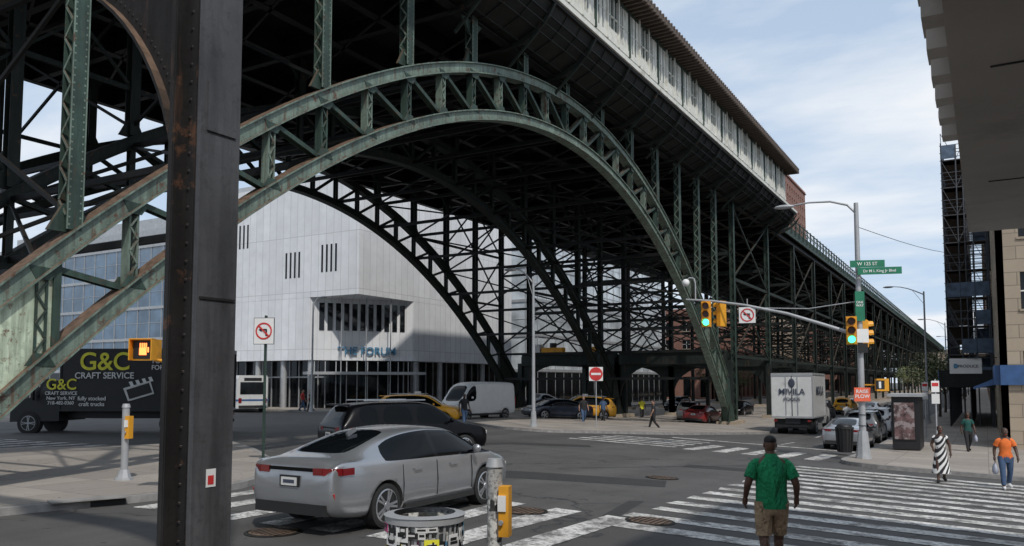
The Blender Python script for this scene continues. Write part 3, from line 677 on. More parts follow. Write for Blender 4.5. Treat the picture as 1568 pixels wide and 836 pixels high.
# ------------------------------------------------------------------ vehicles
def bake(o):
    dg=bpy.context.evaluated_depsgraph_get(); dg.update(); me=bpy.data.meshes.new_from_object(o.evaluated_get(dg)); return me
def wheel(mb,x,y,r,w,sgn,rim=ALU,spokes=10):
    mb.cyl((x-sgn*w,y,r),(x,y,r),r,r,BLACK,28); mb.cyl((x-sgn*.0,y,r),(x+sgn*.006,y,r),r*.94,r*.9,BLACK,28)
    mb.cyl((x,y,r),(x+sgn*.008,y,r),r*.74,r*.72,SIGNB,24)
    n=24; vs=[]
    for k in range(n):
        t=2*math.pi*k/n
        for rr,xx in((r*.76,.008),(r*.70,.016)): vs.append((x+sgn*xx,y+rr*math.cos(t),r+rr*math.sin(t)))
    mb.add(vs,[(2*k,2*k+1,(2*k+3)%(2*n),(2*k+2)%(2*n)) for k in range(n)],rim,True)
    for k in range(spokes):
        t=2*math.pi*(k//2)/(spokes/2)+(.16 if k%2 else -.16)
        mb.beam((x+sgn*.014,y+.03*math.cos(t),r+.03*math.sin(t)),(x+sgn*.014,y+r*.72*math.cos(t),r+r*.72*math.sin(t)),.035,.012,rim,(1,0,0))
    mb.cyl((x+sgn*.008,y,r),(x+sgn*.026,y,r),.07,.06,rim,12)
SEDAN=[(-2.47,.45,.70,.74,.62,.78,'b','b'),(-2.44,.34,.80,.94,.68,.98,'b','b'),(-2.36,.28,.86,1.04,.70,1.08,'b','b'),(-2.10,.24,.91,1.05,.72,1.10,'b','b'),(-1.95,.22,.925,1.03,.70,1.12,'b','g'),
(-1.40,.2,.93,1.0,.62,1.29,'g','g'),(-.85,.2,.93,.985,.60,1.42,'g','b'),(-.4,.2,.93,.975,.61,1.455,'g','b'),(-.12,.2,.93,.97,.61,1.46,'p','b'),(-.04,.2,.93,.968,.61,1.46,'g','b'),(.5,.2,.93,.955,.60,1.43,'g','b'),
(.72,.2,.93,.95,.60,1.39,'g','g'),(1.2,.2,.925,.945,.66,1.17,'p','g'),(1.62,.2,.92,.935,.74,1.0,'b','b'),(1.75,.21,.915,.925,.74,.97,'b','b'),(2.15,.23,.88,.84,.70,.88,'b','b'),(2.38,.28,.80,.74,.64,.77,'b','b'),(2.47,.38,.68,.62,.56,.65,'b','b')]
SUV=[(-2.36,.5,.78,.80,.70,.84,'b','b'),(-2.34,.38,.88,1.02,.76,1.06,'b','b'),(-2.28,.32,.92,1.1,.74,1.18,'b','g'),(-2.0,.28,.94,1.1,.68,1.58,'b','b'),(-1.85,.27,.945,1.09,.67,1.64,'g','b'),(-1.25,.26,.945,1.08,.68,1.68,'p','b'),(-1.15,.26,.945,1.08,.68,1.68,'g','b'),(-.2,.26,.945,1.07,.68,1.69,'p','b'),(-.1,.26,.945,1.07,.68,1.69,'g','b'),(.5,.26,.945,1.06,.67,1.65,'g','g'),(.95,.26,.94,1.055,.70,1.38,'p','g'),(1.35,.27,.93,1.05,.78,1.12,'b','b'),(1.5,.27,.93,1.04,.8,1.09,'b','b'),(2.05,.3,.9,.98,.78,1.02,'b','b'),(2.28,.36,.84,.86,.72,.9,'b','b'),(2.36,.45,.74,.72,.66,.75,'b','b')]
VAN=[(-2.9,.5,.88,1.1,.84,2.2,'b','b'),(-2.86,.4,.96,1.2,.86,2.38,'b','b'),(-2.6,.34,.99,1.25,.88,2.42,'b','b'),(-.4,.34,.99,1.25,.88,2.44,'b','b'),(.5,.34,.99,1.25,.88,2.42,'b','b'),(1.0,.34,.99,1.25,.86,2.38,'g','b'),(1.4,.34,.99,1.22,.82,2.2,'g','g'),(1.95,.34,.98,1.2,.8,1.6,'b','g'),(2.25,.36,.97,1.12,.82,1.22,'b','b'),(2.75,.4,.92,1.0,.8,1.05,'b','b'),(2.9,.5,.84,.8,.72,.85,'b','b')]
def car(name,e,n,h,spec,paint,wb=(-1.37,1.46),wr=.335,detail=False,taxi=False,world=None):
    x,y=S(e,n) if world is None else world
    hd=D(*h) if world is None else Vector(h)
    mw=gmat(x,y,hd)
    mb=MB(); rings=[]
    for (yy,zl,hw,zb,hr,zr,sd,tp) in spec:
        P=[(hw*.86,zl),(hw*.985,zl+.09),(hw,zl+(zb-zl)*.55),(hw*.965,zb),(hr+.035,zr-.05),(hr*.82,zr),(0,zr+.02)]
        rings.append([(a,yy,b) for a,b in P]+[(-a,yy,b) for a,b in reversed(P[:-1])])
    k=13
    for i in range(len(spec)-1):
        sd,tp=spec[i][6],spec[i][7]
        for j in range(k):
            a=[rings[i][j],rings[i][(j+1)%k],rings[i+1][(j+1)%k],rings[i+1][j]]
            m=paint
            if j in(3,8): m={'g':CGLASS,'p':BLKP,'b':paint}[sd]
            if j in(5,6): m=CGLASS if tp=='g' else paint
            if j==12: m=BLACK
            mb.add(a,[(0,1,2,3)],m,True)
    mb.add(rings[0],[tuple(range(k-1,-1,-1))],paint,True); mb.add(rings[-1],[tuple(range(k))],paint,True)
    o=mb.obj('tmpbody'); bm=bmesh.new(); bm.from_mesh(o.data); bmesh.ops.remove_doubles(bm,verts=bm.verts,dist=.0005); bmesh.ops.recalc_face_normals(bm,faces=bm.faces)
    cr=bm.edges.layers.float.get('crease_edge') or bm.edges.layers.float.new('crease_edge')
    for ed in bm.edges:
        if len(ed.link_faces)==2 and ed.link_faces[0].material_index!=ed.link_faces[1].material_index: ed[cr]=.6
        else:
            a_,b_=ed.verts
            if abs(a_.co.y-b_.co.y)>.05 and abs(a_.co.x)>.7 and .85<a_.co.z<1.1 and .85<b_.co.z<1.1: ed[cr]=.35
    bm.to_mesh(o.data); bm.free()
    ss=o.modifiers.new('s','SUBSURF'); ss.levels=2 if detail else 1; ss.render_levels=ss.levels
    cm=MB()
    for yy in wb:
        for sg in(-1,1): cm.cyl((sg*.6,yy,wr),(sg*1.3,yy,wr),wr+.055,wr+.055,BLACK,28,cap=True)
    co=cm.obj('tmpcut'); bo=o.modifiers.new('b','BOOLEAN'); bo.operation='DIFFERENCE'; bo.object=co; bo.solver='EXACT'
    try: bo.material_mode='TRANSFER'
    except Exception: pass
    me=bake(o)
    if len(me.polygons)<50:
        o.modifiers.remove(bo); me=bake(o)
    bpy.data.objects.remove(o); bpy.data.objects.remove(co)
    body=bpy.data.objects.new(name,me); COL.objects.link(body); me.name=name
    body.matrix_world=mw
    d=MB(); hw=max(s[2] for s in spec)
    for yy in wb:
        for sg in(-1,1): wheel(d,sg*(hw-.03),yy,wr,.22,sg)
    yb=spec[0][0]; yf=spec[-1][0]; van=spec is VAN; suv=spec is SUV
    zt=.97 if not suv else 1.02
    if van: zt=1.2
    if van:
        for sg in(-1,1): d.bx(sg*.9-.05,sg*.9+.05,yb-.01,yb+.05,.9,1.5,TAILR)
        for sg in(-1,1): d.bx(sg*.72-.14,sg*.72+.14,yf-.16,yf-.03,.82,1.02,WHITE)
        d.bx(-.5,.5,yf-.04,yf+.01,.6,.95,BLACK); d.bx(-.99,.99,yb+1,yf-.6,.36,.48,BLACK)
    else:
        for sg in(-1,1):
            pts=[(sg*.44,yb+.03),(sg*.62,yb+.035),(sg*.76,yb+.075),(sg*.85,yb+.17),(sg*.895,yb+.36)]
            for (xa,ya),(xb,yb_) in zip(pts[:-1],pts[1:]): d.beam((xa,ya,zt-.05),(xb,yb_,zt-.045),.05,.10,TAILR)
            xs=sorted((sg*.45,sg*.72)); d.bx(xs[0],xs[1],yf-.13,yf-.015,.6 if not suv else .72,.68 if not suv else .82,WHITE)
            d.beam((sg*.8,yb+.09,.5),(sg*.8,yb+.05,.62),.03,.02,REDS)
        d.beam((-.44,yb+.028,zt-.03),(.44,yb+.028,zt-.03),.03,.05,BLKP)
        d.bx(-.6,.6,yf-.06,yf+.006,.34,.52,BLACK)
        d.beam((-.78,yb+.06,zt-.32),(.78,yb+.06,zt-.32),.06,.012,SIGNB)
    d.bx(-.19,.19,yb-.02,yb+.06,zt-.28,zt-.12,SIGNB); d.bx(-.155,.155,yb-.028,yb-.02,zt-.265,zt-.145,OFFW); d.bx(-.11,.11,yb-.031,yb-.028,zt-.23,zt-.18,GTXT)
    d.bx(-.70,.70,yb-.005,yb+.14,.30 if not van else .45,.46 if not van else .6,BLACK)
    zm=.98 if not suv else 1.1
    if van: zm=1.4
    ym=.95 if not van else 1.55
    for sg in(-1,1):
        d.sph((sg*(hw+.09),ym,zm+.06),(.09,.06,.075),paint,10,6); d.beam((sg*(hw-.1),ym,zm),(sg*(hw+.06),ym,zm+.03),.05,.04,BLKP)
        if not van:
            for yy in(-.62,.38): d.bx(min(sg*(hw-.01),sg*(hw+.022)),max(sg*(hw-.01),sg*(hw+.022)),yy-.1,yy+.1,zm-.17,zm-.14,paint)
            d.beam((sg*hw*.975,wb[0]+.42,.27),(sg*hw*.975,wb[1]-.42,.27),.06,.09,BLACK)
    if detail:
        for sg in(-1,1):
            for yy in(-.98,-.08,.95):
                d.beam((sg*(hw*.985),yy,.36),(sg*(hw*1.001),yy,.62),.006,.014,SIGNB,(1,0,0)); d.beam((sg*(hw*1.001),yy,.62),(sg*(hw*.972),yy,.92),.006,.014,SIGNB,(1,0,0))
        d.beam((-.02,-1.25,1.36),(-.02,-1.05,1.44),.04,.06,paint)
    if taxi: d.bx(-.35,.35,-.25,-.05,1.68,1.86,WHITE)
    if suv:
        for sg in(-1,1): d.beam((sg*.6,-1.6,1.74),(sg*.6,.3,1.74),.04,.03,ALU)
        d.bx(-.6,.6,-2.2,-2.0,1.6,1.64,paint)
    p=d.obj('wheels_lights_and_trim'); p.parent=body
    return body
car('silver_sedan',0,0,(0,1),SEDAN,SILV,wb=(-1.37,1.42),detail=True,world=(-8.78,11.05))
car('black_suv',-3.1,23.6,(.82,.57),SUV,BLKP,wr=.36,detail=True)
car('yellow_taxi',-5.1,45,(1,-.1),SUV,YEL,wr=.36,taxi=True)
car('white_van',-2.3,51.5,(-.62,-.78),VAN,OFFW,wb=(-1.8,1.85),wr=.35)
car('dark_sedan',3.1,56,(-.9,-.45),SEDAN,BLUEP)
car('yellow_taxi',5.2,60,(-1,-.2),SUV,YEL,wr=.36,taxi=True)
car('gray_suv',14.5,66,(.3,1),SUV,GREYP,wr=.36)
car('red_sedan',14.6,62,(.5,.87),SEDAN,REDP)
for i,(xx,yy,sp,pt,nm) in enumerate(((-5.7,41.5,SEDAN,SILV,'silver_sedan'),(-5.7,47.5,SUV,GREYP,'gray_suv'),(-5.7,54,SUV,OFFW,'white_suv'),(-5.7,60,SEDAN,BLUEP,'blue_sedan'),(-5.7,66,SUV,BLKP,'black_suv'),(-5.7,73,SEDAN,GREYP,'gray_sedan'),(-12.5,75,SUV,BLKP,'black_suv'),(-9.3,82,SEDAN,OFFW,'white_sedan'),(-12.6,90,SUV,YEL,'yellow_taxi'))):
    car(nm,0,0,(0,1),sp,pt,wr=.35 if sp is SUV else .335,world=(xx,yy))
for xx,yy,sp,pt,nm in ((-30,88,SUV,BLKP,'black_suv'),(-21,80,SEDAN,BLKP,'black_sedan'),(-40,66,SUV,GREYP,'gray_suv'),(-40,74,SEDAN,BLUEP,'blue_sedan')):
    car(nm,0,0,(0,-1),sp,pt,world=(xx,yy))
def boxtruck(name,e,n,h,L,boxm,cabm,H=3.7,W=2.4):
    x,y=S(e,n); mw=gmat(x,y,D(*h)); mb=MB(); cl_=2.1; y0=-L/2; yc=L/2-cl_; w=W/2; tr_=GALV if boxm is not BLKM else BLKM
    mb.bx(-w,w,y0,yc-.25,1.0,H,boxm)
    for sg in(-1,1):
        for z0,z1 in((1.0,1.09),(H-.1,H+.02)): mb.bx(min(sg*w,sg*(w+.03)),max(sg*w,sg*(w+.03)),y0-.02,yc-.23,z0,z1,tr_)
        for yy in(y0,yc-.3): mb.bx(min(sg*w,sg*(w+.035)),max(sg*w,sg*(w+.035)),yy-.03,yy+.05,1,H,tr_)
    mb.bx(-w,w,y0-.035,y0-.0,H-.16,H+.02,GALV); mb.bx(-w,w,y0-.035,y0,1.0,1.12,GALV)
    mb.bx(-.02,.02,y0-.02,y0,1.12,H-.16,BLACK)
    for sg in(-1,1):
        mb.bx(sg*.35-.02,sg*.35+.02,y0-.04,y0,1.2,H-.2,GALV)
        mb.bx(sg*(w-.2)-.1,sg*(w-.2)+.1,y0-.05,y0,.78,.9,TAILR)
    mb.bx(-w*.8,w*.8,y0-.1,y0-.02,.45,.6,BLKM)
    mb.bx(-.45,.45,y0+.1,yc+.8,.65,.98,BLKM)
    mb.bx(-w*.95,w*.95,y0+.3,y0+.33,.35,.95,BLACK)
    c=w*.9
    prof=[(yc-.2,.55),(yc-.2,2.35),(yc+.15,2.5),(yc+.55,2.45),(yc+1.05,1.65),(L/2-.1,1.45),(L/2,1.2),(L/2+.02,.5)]
    mb.plyz(prof,-c,c,cabm)
    for sg in(-1,1):
        mb.plyz([(yc+.08,1.6),(yc+.08,2.25),(yc+.5,2.25),(yc+.86,1.62)],sg*c-.012,sg*c+.012,GLASS)
        mb.beam((sg*(c+.2),yc+.95,1.5),(sg*(c+.2),yc+.95,2.0),.1,.16,BLKM)
        mb.bx(sg*.8-.15,sg*.8+.15,L/2-.02,L/2+.04,.9,1.1,WHITE)
        mb.cyl((sg*(c-.25),yc+1.2,.45),(sg*(c+.03),yc+1.2,.45),.54,.54,BLACK,20)
        wheel(mb,sg*(c+.06),yc+1.2,.45,.26,sg,GALV,8); wheel(mb,sg*(w-.05),y0+L*.22,.45,.5,sg,GALV,8)
    mb.beam((0,yc+.62,2.37),(0,yc+1.02,1.72),c*1.7,.02,GLASS,(0,1,1))
    return mb.obj(name,mat=mw)
tr=boxtruck('black_box_truck',-18.3,38.2,(-1,.04),9.6,BLKM,BLKM,3.85)
R=(math.pi/2,0,-math.pi/2)
text('G&C',1.15,YTXT,tr,(-1.24,.35,2.9),R); text('CRAFT SERVICE',.40,WHITE,tr,(-1.24,.35,2.5),R); text('G&C',.7,YTXT,tr,(-1.24,2.35,2.0),R); text('CRAFT SERVICE\nNew York, NY\n718-482-0360',.22,WHITE,tr,(-1.24,2.35,1.75),R)
text('fully stocked\ncraft trucks',.26,WHITE,tr,(-1.24,.9,1.5),R); text('FOOD & DRINKS\nFOR FILM CREWS',.3,WHITE,tr,(-1.24,-3.0,3.2),R)
mb=MB(); mb.plyz([(-2.0,1.8),(-.8,1.45),(-.55,2.05),(-1.8,2.4)],-1.235,-1.225,OFFW); mb.plyz([(-1.92,1.86),(-.86,1.55),(-.7,1.98),(-1.75,2.3)],-1.24,-1.235,BLKM)
for k in range(4): mb.plyz([(-1.95+k*.3,2.38+k*-.07),(-1.8+k*.3,2.35+k*-.07),(-1.7+k*.3,2.55-k*.07),(-1.85+k*.3,2.58-k*.07)],-1.24,-1.23,WHITE)
q=mb.obj('clapperboard_graphic'); q.parent=tr
tr=boxtruck('white_box_truck',0,0,(0,1),6.8,OFFW,OFFW,3.75); tr.matrix_world=gmat(-10.3,55.0,(0,1))
text('MIVILA',.52,GTXT,tr,(0,-3.45,2.45),(math.pi/2,0,0)); text('FOODS',.3,GTXT,tr,(0,-3.45,2.05),(math.pi/2,0,0))
mb=MB(); mb.sph((0,-3.43,3.15),(.2,.02,.28),GTXT); q=mb.obj('rear_emblem'); q.parent=tr
text('MIVILA',.8,GTXT,tr,(1.24,-1,2.4),(math.pi/2,0,math.pi/2))
def bus(e,n,h):
    x,y=S(e,n); mb=MB(); L=11;w=1.27
    rings=[]
    for yy,k in((-L/2,.94),(-L/2+.12,1),(L/2-.15,1),(L/2,.94)):
        rings.append([(a*k,yy,b) for a,b in((w,.35),(w,2.8),(w-.12,3.05),(-w+.12,3.05),(-w,2.8),(-w,.35))])
    mb.loft(rings,OFFW,True,False)
    for sg in(-1,1):
        for k in range(7): mb.bx(min(sg*w,sg*(w+.015)),max(sg*w,sg*(w+.015)),-L/2+.7+k*1.45,-L/2+2.0+k*1.45,1.35,2.4,GLASS)
        for yy in(-3.2,3.0): mb.cyl((sg*(w-.2),yy,.48),(sg*(w+.02),yy,.48),.52,.52,BLACK,20)
        for q in(-L/2-.0,L/2): mb.bx(sg*1.0-.12,sg*1.0+.12,q-.03,q+.03,.8,1.2,TAILR if q<0 else WHITE)
    mb.bx(-1,1,-L/2-.02,-L/2+.1,1.5,2.5,GLASS); mb.bx(-1.1,1.1,L/2-.1,L/2+.02,1.0,2.5,GLASS); mb.bx(-.7,.7,-L/2-.02,-L/2+.1,2.6,2.85,SIGNB); mb.bx(-1.1,1.1,-L/2-.05,-L/2+.1,.4,.6,BLACK)
    mb.bx(-w-.012,w+.012,-L/2-.012,L/2+.012,.95,1.1,BLUES)
    mb.obj('city_bus',mat=gmat(x,y,D(*h)))
bus(-24,71,(-.5,.87))
# ------------------------------------------------------------------ street furniture
def pole(mb,h,r0=.1,r1=.06,base=True,m=GALV):
    if base: mb.cyl((0,0,0),(0,0,.12),r0*2.2,r0*2.1,m,8,False); mb.cyl((0,0,.12),(0,0,.8),r0*1.7,r0*1.25,m,8,False)
    mb.cyl((0,0,0),(0,0,h),r0,r1,m,12)
def luminaire(mb,p,d,m=GALV):
    x,y,z=p; mb.sph((x+d[0]*.3,y+d[1]*.3,z-.02),(.14+.26*abs(d[0]),.14+.26*abs(d[1]),.085),m,12,6)
def lamp(name,x,y,h,d=(-1,0),arm=2.0,m=GALV):
    mb=MB(); pole(mb,h,m=m)
    pts=[(d[0]*arm*t,d[1]*arm*t,h-.25+ .75*math.sin(t*math.pi/2)) for t in[0,.15,.3,.5,.75,1]]
    mb.tube(pts,.045,m,8,.03); luminaire(mb,pts[-1],d,m)
    mb.beam((0,0,h-1.0),(d[0]*arm*.35,d[1]*arm*.35,h+.1),.03,.03,m)
    return mb.obj(name,(x,y,G(x,y)+.13))
def signal(mb,p,face,lit=0,m=SIGY):
    x,y,z=p; a=math.atan2(face[1],face[0]); mb.box((x,y,z),(.22,.34,1.0),m,a); mb.box((x-face[0]*.02,y-face[1]*.02,z),(.17,.38,1.04),m,a)
    for k,zz in enumerate((.33,0,-.33)):
        q=Vector((x+face[0]*.11,y+face[1]*.11,z+zz)); f=Vector((face[0],face[1],0))
        mb.cyl(q,q+f*.02,.125,.125,(LAMPG if (lit and k==2) else LENSD),16)
        s=Vector((-f.y,f.x,0)); n=8
        for i in range(n):
            t0=math.pi*(-.1+1.2*i/n);t1=math.pi*(-.1+1.2*(i+1)/n)
            A=q+s*math.cos(t0)*.145+Vector((0,0,1))*math.sin(t0)*.145;Bq=q+s*math.cos(t1)*.145+Vector((0,0,1))*math.sin(t1)*.145
            mb.add([A,Bq,Bq+f*.2,A+f*.2],[(0,1,2,3)],m)
SX,SY=-3.95,32.2; gz=G(SX,SY)+.13
sg_=MB(); pole(sg_,9.5,.13,.08)
sg_.cyl((0,0,.0),(0,0,1.0),.26,.17,GALV,8,False)
def lz(z): return z-gz
path=[(0,0,lz(3.9)),(-1.2,0,lz(4.35)),(-2.6,0,lz(4.85)),(-4.2,0,lz(5.25)),(-5.6,0,lz(5.5)),(-6.6,0,lz(5.6))]
sg_.tube(path,.075,GALV,10,.04)
sg_.tube([(0,0,lz(5.2)),(-1.8,0,lz(5.0)),(-3.4,0,lz(5.1))],.02,GALV,6)
up=[(0,0,lz(8.5)),(-.3,0,lz(8.85)),(-.9,0,lz(9.05)),(-1.7,0,lz(9.1)),(-2.3,0,lz(9.05))]
sg_.tube(up,.045,GALV,8,.03); luminaire(sg_,(-2.3,0,lz(9.05)),(-1,0))
cam_=[(-6.2,0,lz(5.6)),(-6.2,0,lz(6.25)),(-6.25,0,lz(6.45)),(-6.45,0,lz(6.5)),(-6.55,0,lz(6.4))]
sg_.tube(cam_,.03,GALV,8); sg_.sph((-6.6,0,lz(6.3)),(.16,.16,.16),WHITE)
signal(sg_,(-5.75,-.05,lz(4.95)),(.15,-.99),1); signal(sg_,(-5.25,.35,lz(4.98)),(-.9,.4),0)
sg_.cyl((-5.75,0,lz(5.5)),(-5.75,0,lz(5.4)),.04,.04,GALV); sg_.cyl((-5.25,.1,lz(5.45)),(-5.25,.3,lz(5.4)),.03,.03,GALV)
signal(sg_,(-.25,-.25,lz(4.1)),(.15,-.99),1); signal(sg_,(.1,.4,lz(4.0)),(.9,.4),0)
sg_.box((.35,-.2,lz(6.55)),(1.2,.03,.26),GRNS,.35); sg_.box((.75,-.15,lz(6.27)),(1.5,.03,.26),GRNS,.3)
sg_.box((.05,-.16,lz(5.0)),(.34,.03,1.1),GRNS,.5); sg_.box((.12,-.2,lz(3.9)),(.42,.03,.5),WHITE,.5); sg_.box((.12,-.2,lz(3.45)),(.35,.03,.35),SIGNB,.5)
sg_.box((.7,-.1,lz(2.1)),(.42,.24,.45),SIGY,.4); sg_.box((.66,-.24,lz(2.1)),(.3,.02,.32),SIGNB,.4); sg_.box((.655,-.255,lz(2.1)),(.08,.01,.24),WHITE,.4); sg_.beam((0,0,lz(2.1)),(.5,0,lz(2.1)),.05,.05,SIGY)
sg_.box((.05,-.22,lz(1.75)),(.58,.02,.5),ORNG,.45)
for q in(1.2,1.6): sg_.cyl((0,0,q),(0,0,q+.02),.15,.15,BLKM)
sobj=sg_.obj('traffic_signal_pole',(SX,SY,gz))
text('W 125 ST',.17,WHITE,sobj,(.35,-.22,lz(6.49)),(math.pi/2,0,.35)); text('Dr M L King Jr Blvd',.14,WHITE,sobj,(.75,-.17,lz(6.22)),(math.pi/2,0,.3))
text('RAISE\nPLOW',.18,WHITE,sobj,(.05,-.24,lz(1.8)),(math.pi/2,0,.45)); text('ONE\nWAY',.12,WHITE,sobj,(.05,-.19,lz(5.1)),(math.pi/2,0,.5))
def noleft(mb,c,sz,rz,hgt=None,m=None):
    h=hgt or sz; f=Vector((math.sin(rz),-math.cos(rz),0)); r=Vector((math.cos(rz),math.sin(rz),0)); u=Vector((0,0,1)); c=Vector(c)
    mb.box(c,(sz,.015,h),SIGNB,rz); mb.box(c+f*.006,(sz*.95,.015,h-sz*.05),WHITE,rz)
    b=c+f*.018; R_=sz*.40; n=28;vs=[]
    def P(a,b_,o=0): return b+f*o+r*a+u*b_
    def barp(a0,b0,a1,b1,w,mat,o): mb.beam(P(a0,b0,o),P(a1,b1,o),w,.004,mat,tuple(f))
    barp(.12*sz,-.24*sz,.12*sz,.06*sz,.08*sz,SIGNB,0); barp(.15*sz,.06*sz,-.12*sz,.06*sz,.08*sz,SIGNB,.001)
    mb.add([P(-.1*sz,.17*sz,.003),P(-.1*sz,-.05*sz,.003),P(-.25*sz,.06*sz,.003)],[(0,1,2)],SIGNB)
    for k in range(n):
        t=2*math.pi*k/n
        for rr in(R_,R_*.82): vs.append(P(rr*math.cos(t),rr*math.sin(t),.006))
    mb.add(vs,[(2*k,2*k+1,(2*k+3)%(2*n),(2*k+2)%(2*n)) for k in range(n)],REDS)
    barp(-.62*R_,.62*R_,.62*R_,-.62*R_,.07*sz,REDS,.01)
mb=MB(); noleft(mb,(0,0,0),.66,.2); mb.cyl((0,.03,.3),(0,.03,.65),.02,.02,GALV); mb.obj('no_left_turn_sign',(-8.05,32.15,4.85))
mb=MB(); mb.beam((0,0,0),(0,0,3.80),.06,.04,GREENC); noleft(mb,(0,-.06,3.4),.54,.45,.68); x,y=S(-6.28,20.5); mb.obj('no_left_turn_sign',(x,y,G(x,y)+.13))
x,y=S(4.75,45.6); mb=MB(); mb.cyl((0,0,0),(0,0,3.3),.03,.03,GALV,8); mb.box((.02,-.05,2.95),(.78,.02,.78),WHITE,.5)
f=Vector((math.sin(.5),-math.cos(.5),0)); mb.cyl(Vector((.02,-.05,2.95))+f*.011,Vector((.02,-.05,2.95))+f*.02,.38,.38,REDS,24); mb.box(Vector((.02,-.05,2.95))+f*.025,(.55,.012,.12),WHITE,.5); mb.obj('do_not_enter_sign',(x,y,G(x,y)+.13))
lamp('street_lamp',-3.9,70,10.2,(-1,0),2.2)
lamp('street_lamp',-3.9,108,10.2,(-1,0),2.2); lamp('street_lamp',-3.9,150,10.2,(-1,0),2.2)
x,y=S(1.1,41.2); lamp('street_lamp',x,y,7.6,(-.9,-.4),.9)
x,y=S(-16,64.5); lamp('street_lamp',x,y,8.7,(.9,.3),.6)
def stub(e,n,h,m,rot=0,gd=.13):
    x,y=S(e,n); mb=MB(); mb.cyl((0,0,0),(0,0,.05),.2,.19,m,8,False); mb.cyl((0,0,.05),(0,0,.22),.15,.09,m,8,False); mb.cyl((0,0,.1),(0,0,h-.06),.075,.075,m,16); mb.cyl((0,0,h-.08),(0,0,h),.09,.07,GALV,16)
    mb.box((.12,.0,h-.5),(.10,.14,.48),SIGY,.3); mb.box((.13,-.08,h-.42),(.08,.02,.15),WHITE,.3); mb.cyl((.13,-.09,h-.6),(.13,-.11,h-.6),.025,.025,GALV)
    mb.obj('pedestrian_button_post',(x,y,G(x,y)+gd))
stub(-8.3,17.4,1.62,GALV); stub(-.17,8.0,1.32,STICK)
x,y=S(-5.6,14.6); mb=MB(); pole(mb,3.3,.07,.06); f=Vector((math.sin(.5),-math.cos(.5),0)); c=Vector((-.88,-.52,2.68))
mb.box(c,(.42,.26,.38),SIGY,.5)
mb.box(c+f*.135,(.36,.02,.32),SIGNB,.5); mb.box(c+f*.15+Vector((0,0,-.03)),(.13,.01,.13),HANDO,.5)
for k in range(4): mb.box(c+f*.15+Vector((-.045+.032*k,-.02+.016*k,.075)),(.022,.01,.09),HANDO,.5)
mb.box(c+f*.15+Vector((.085,.045,0)),(.022,.01,.09),HANDO,.5)
for k in(-1,1): mb.box(c+f*.19+Vector((math.cos(.5)*.2*k,math.sin(.5)*.2*k,0)),(.02,.14,.38),SIGY,.5)
mb.box(c+f*.19+Vector((0,0,.19)),(.42,.14,.02),SIGY,.5); mb.tube([(-.75,-.45,2.5),(-.3,-.17,2.45),(0,0,2.45)],.03,SIGY); mb.obj('pedestrian_signal',(x,y,G(x,y)+.1))
x,y=S(-.78,7.3); mb=MB(); rt,rb,hh=.335,.27,.9
for k in range(3): mb.cyl((0,0,(0.02,.45,.84)[k]),(0,0,(.06,.49,.9)[k]),(rb+.012,.31,rt+.02)[k],(rb+.015,.314,rt+.02)[k],GALV,24,True,False)
for k in range(32):
    t=2*math.pi*k/32; mb.beam((rb*math.cos(t),rb*math.sin(t),.03),(rt*math.cos(t),rt*math.sin(t),.88),.022,.006,GALV,(math.cos(t),math.sin(t),0))
mb.cyl((0,0,.05),(0,0,.86),rb-.02,rt-.025,STICK,24,True,False); mb.cyl((0,0,.5),(0,0,.55),rt-.06,rt-.06,BLKM,20)
n=24;vs=[]
for k in range(n):
    t=2*math.pi*k/n
    for rr,z in((rt+.03,.9),(rt-.06,.915)): vs.append((rr*math.cos(t),rr*math.sin(t),z))
mb.add(vs,[(2*k,2*k+1,(2*k+3)%(2*n),(2*k+2)%(2*n)) for k in range(n)],GALV)
PINK=M('pink_sticker',(.6,.08,.25),.5)
for k in range(140):
    t=random.uniform(0,6.28); z=random.uniform(.15,.82); r=rb+(rt-rb)*z/.9+.012+.0006*k/9; w_,h_=random.uniform(.06,.16),random.uniform(.04,.13)
    m_=random.choice([WHITE,OFFW,SIGNB,OFFW,SIGNB,PINK,LEDB,SIGNB,WHITE,BLKM,YTXT,OFFW]); mb.box((r*math.cos(t),r*math.sin(t),z),(.004,w_,h_),m_,t)
    mb.box(((r+.003)*math.cos(t),(r+.003)*math.sin(t),z),(.003,w_*.7,h_*.3),SIGNB if m_ in(WHITE,OFFW,PINK,YTXT) else OFFW,t)
mb.obj('litter_basket',(x,y,.13))
x,y=S(13.7,33.4); mb=MB(); mb.cyl((0,0,0),(0,0,.95),.27,.33,BLKM,16); mb.cyl((0,0,.95),(0,0,1.02),.37,.37,BLACK,16); mb.sph((0,0,1.02),(.32,.32,.16),BLKM)
for k in range(16): t=k*math.pi/8; mb.beam((.29*math.cos(t),.29*math.sin(t),.02),(.35*math.cos(t),.35*math.sin(t),.95),.03,.02,BLACK,(math.cos(t),math.sin(t),0))
mb.obj('trash_can',(x,y,G(x,y)+.13))
x,y=S(17.9,36.6); mb=MB()
mb.box((0,0,1.2),(1.1,2.4,2.3),BLKM,.0); mb.box((0,0,2.42),(1.4,2.8,.12),GALV,0); mb.box((-.05,-1.22,1.3),(.9,.04,1.7),SIGNB,0); mb.box((-.05,-1.245,1.3),(.8,.02,1.6),M('poster',(.12,.07,.07),.5,var=.9,scale=4,dirt=(.3,.25,.25),dscale=3,dlo=.5,dhi=.55),0)
mb.box((-.57,0,1.3),(.04,2.0,1.5),M('poster_side',(.1,.09,.09),.5,var=.9,scale=4),0); mb.obj('newsstand_kiosk',(x,y,G(x,y)+.13))
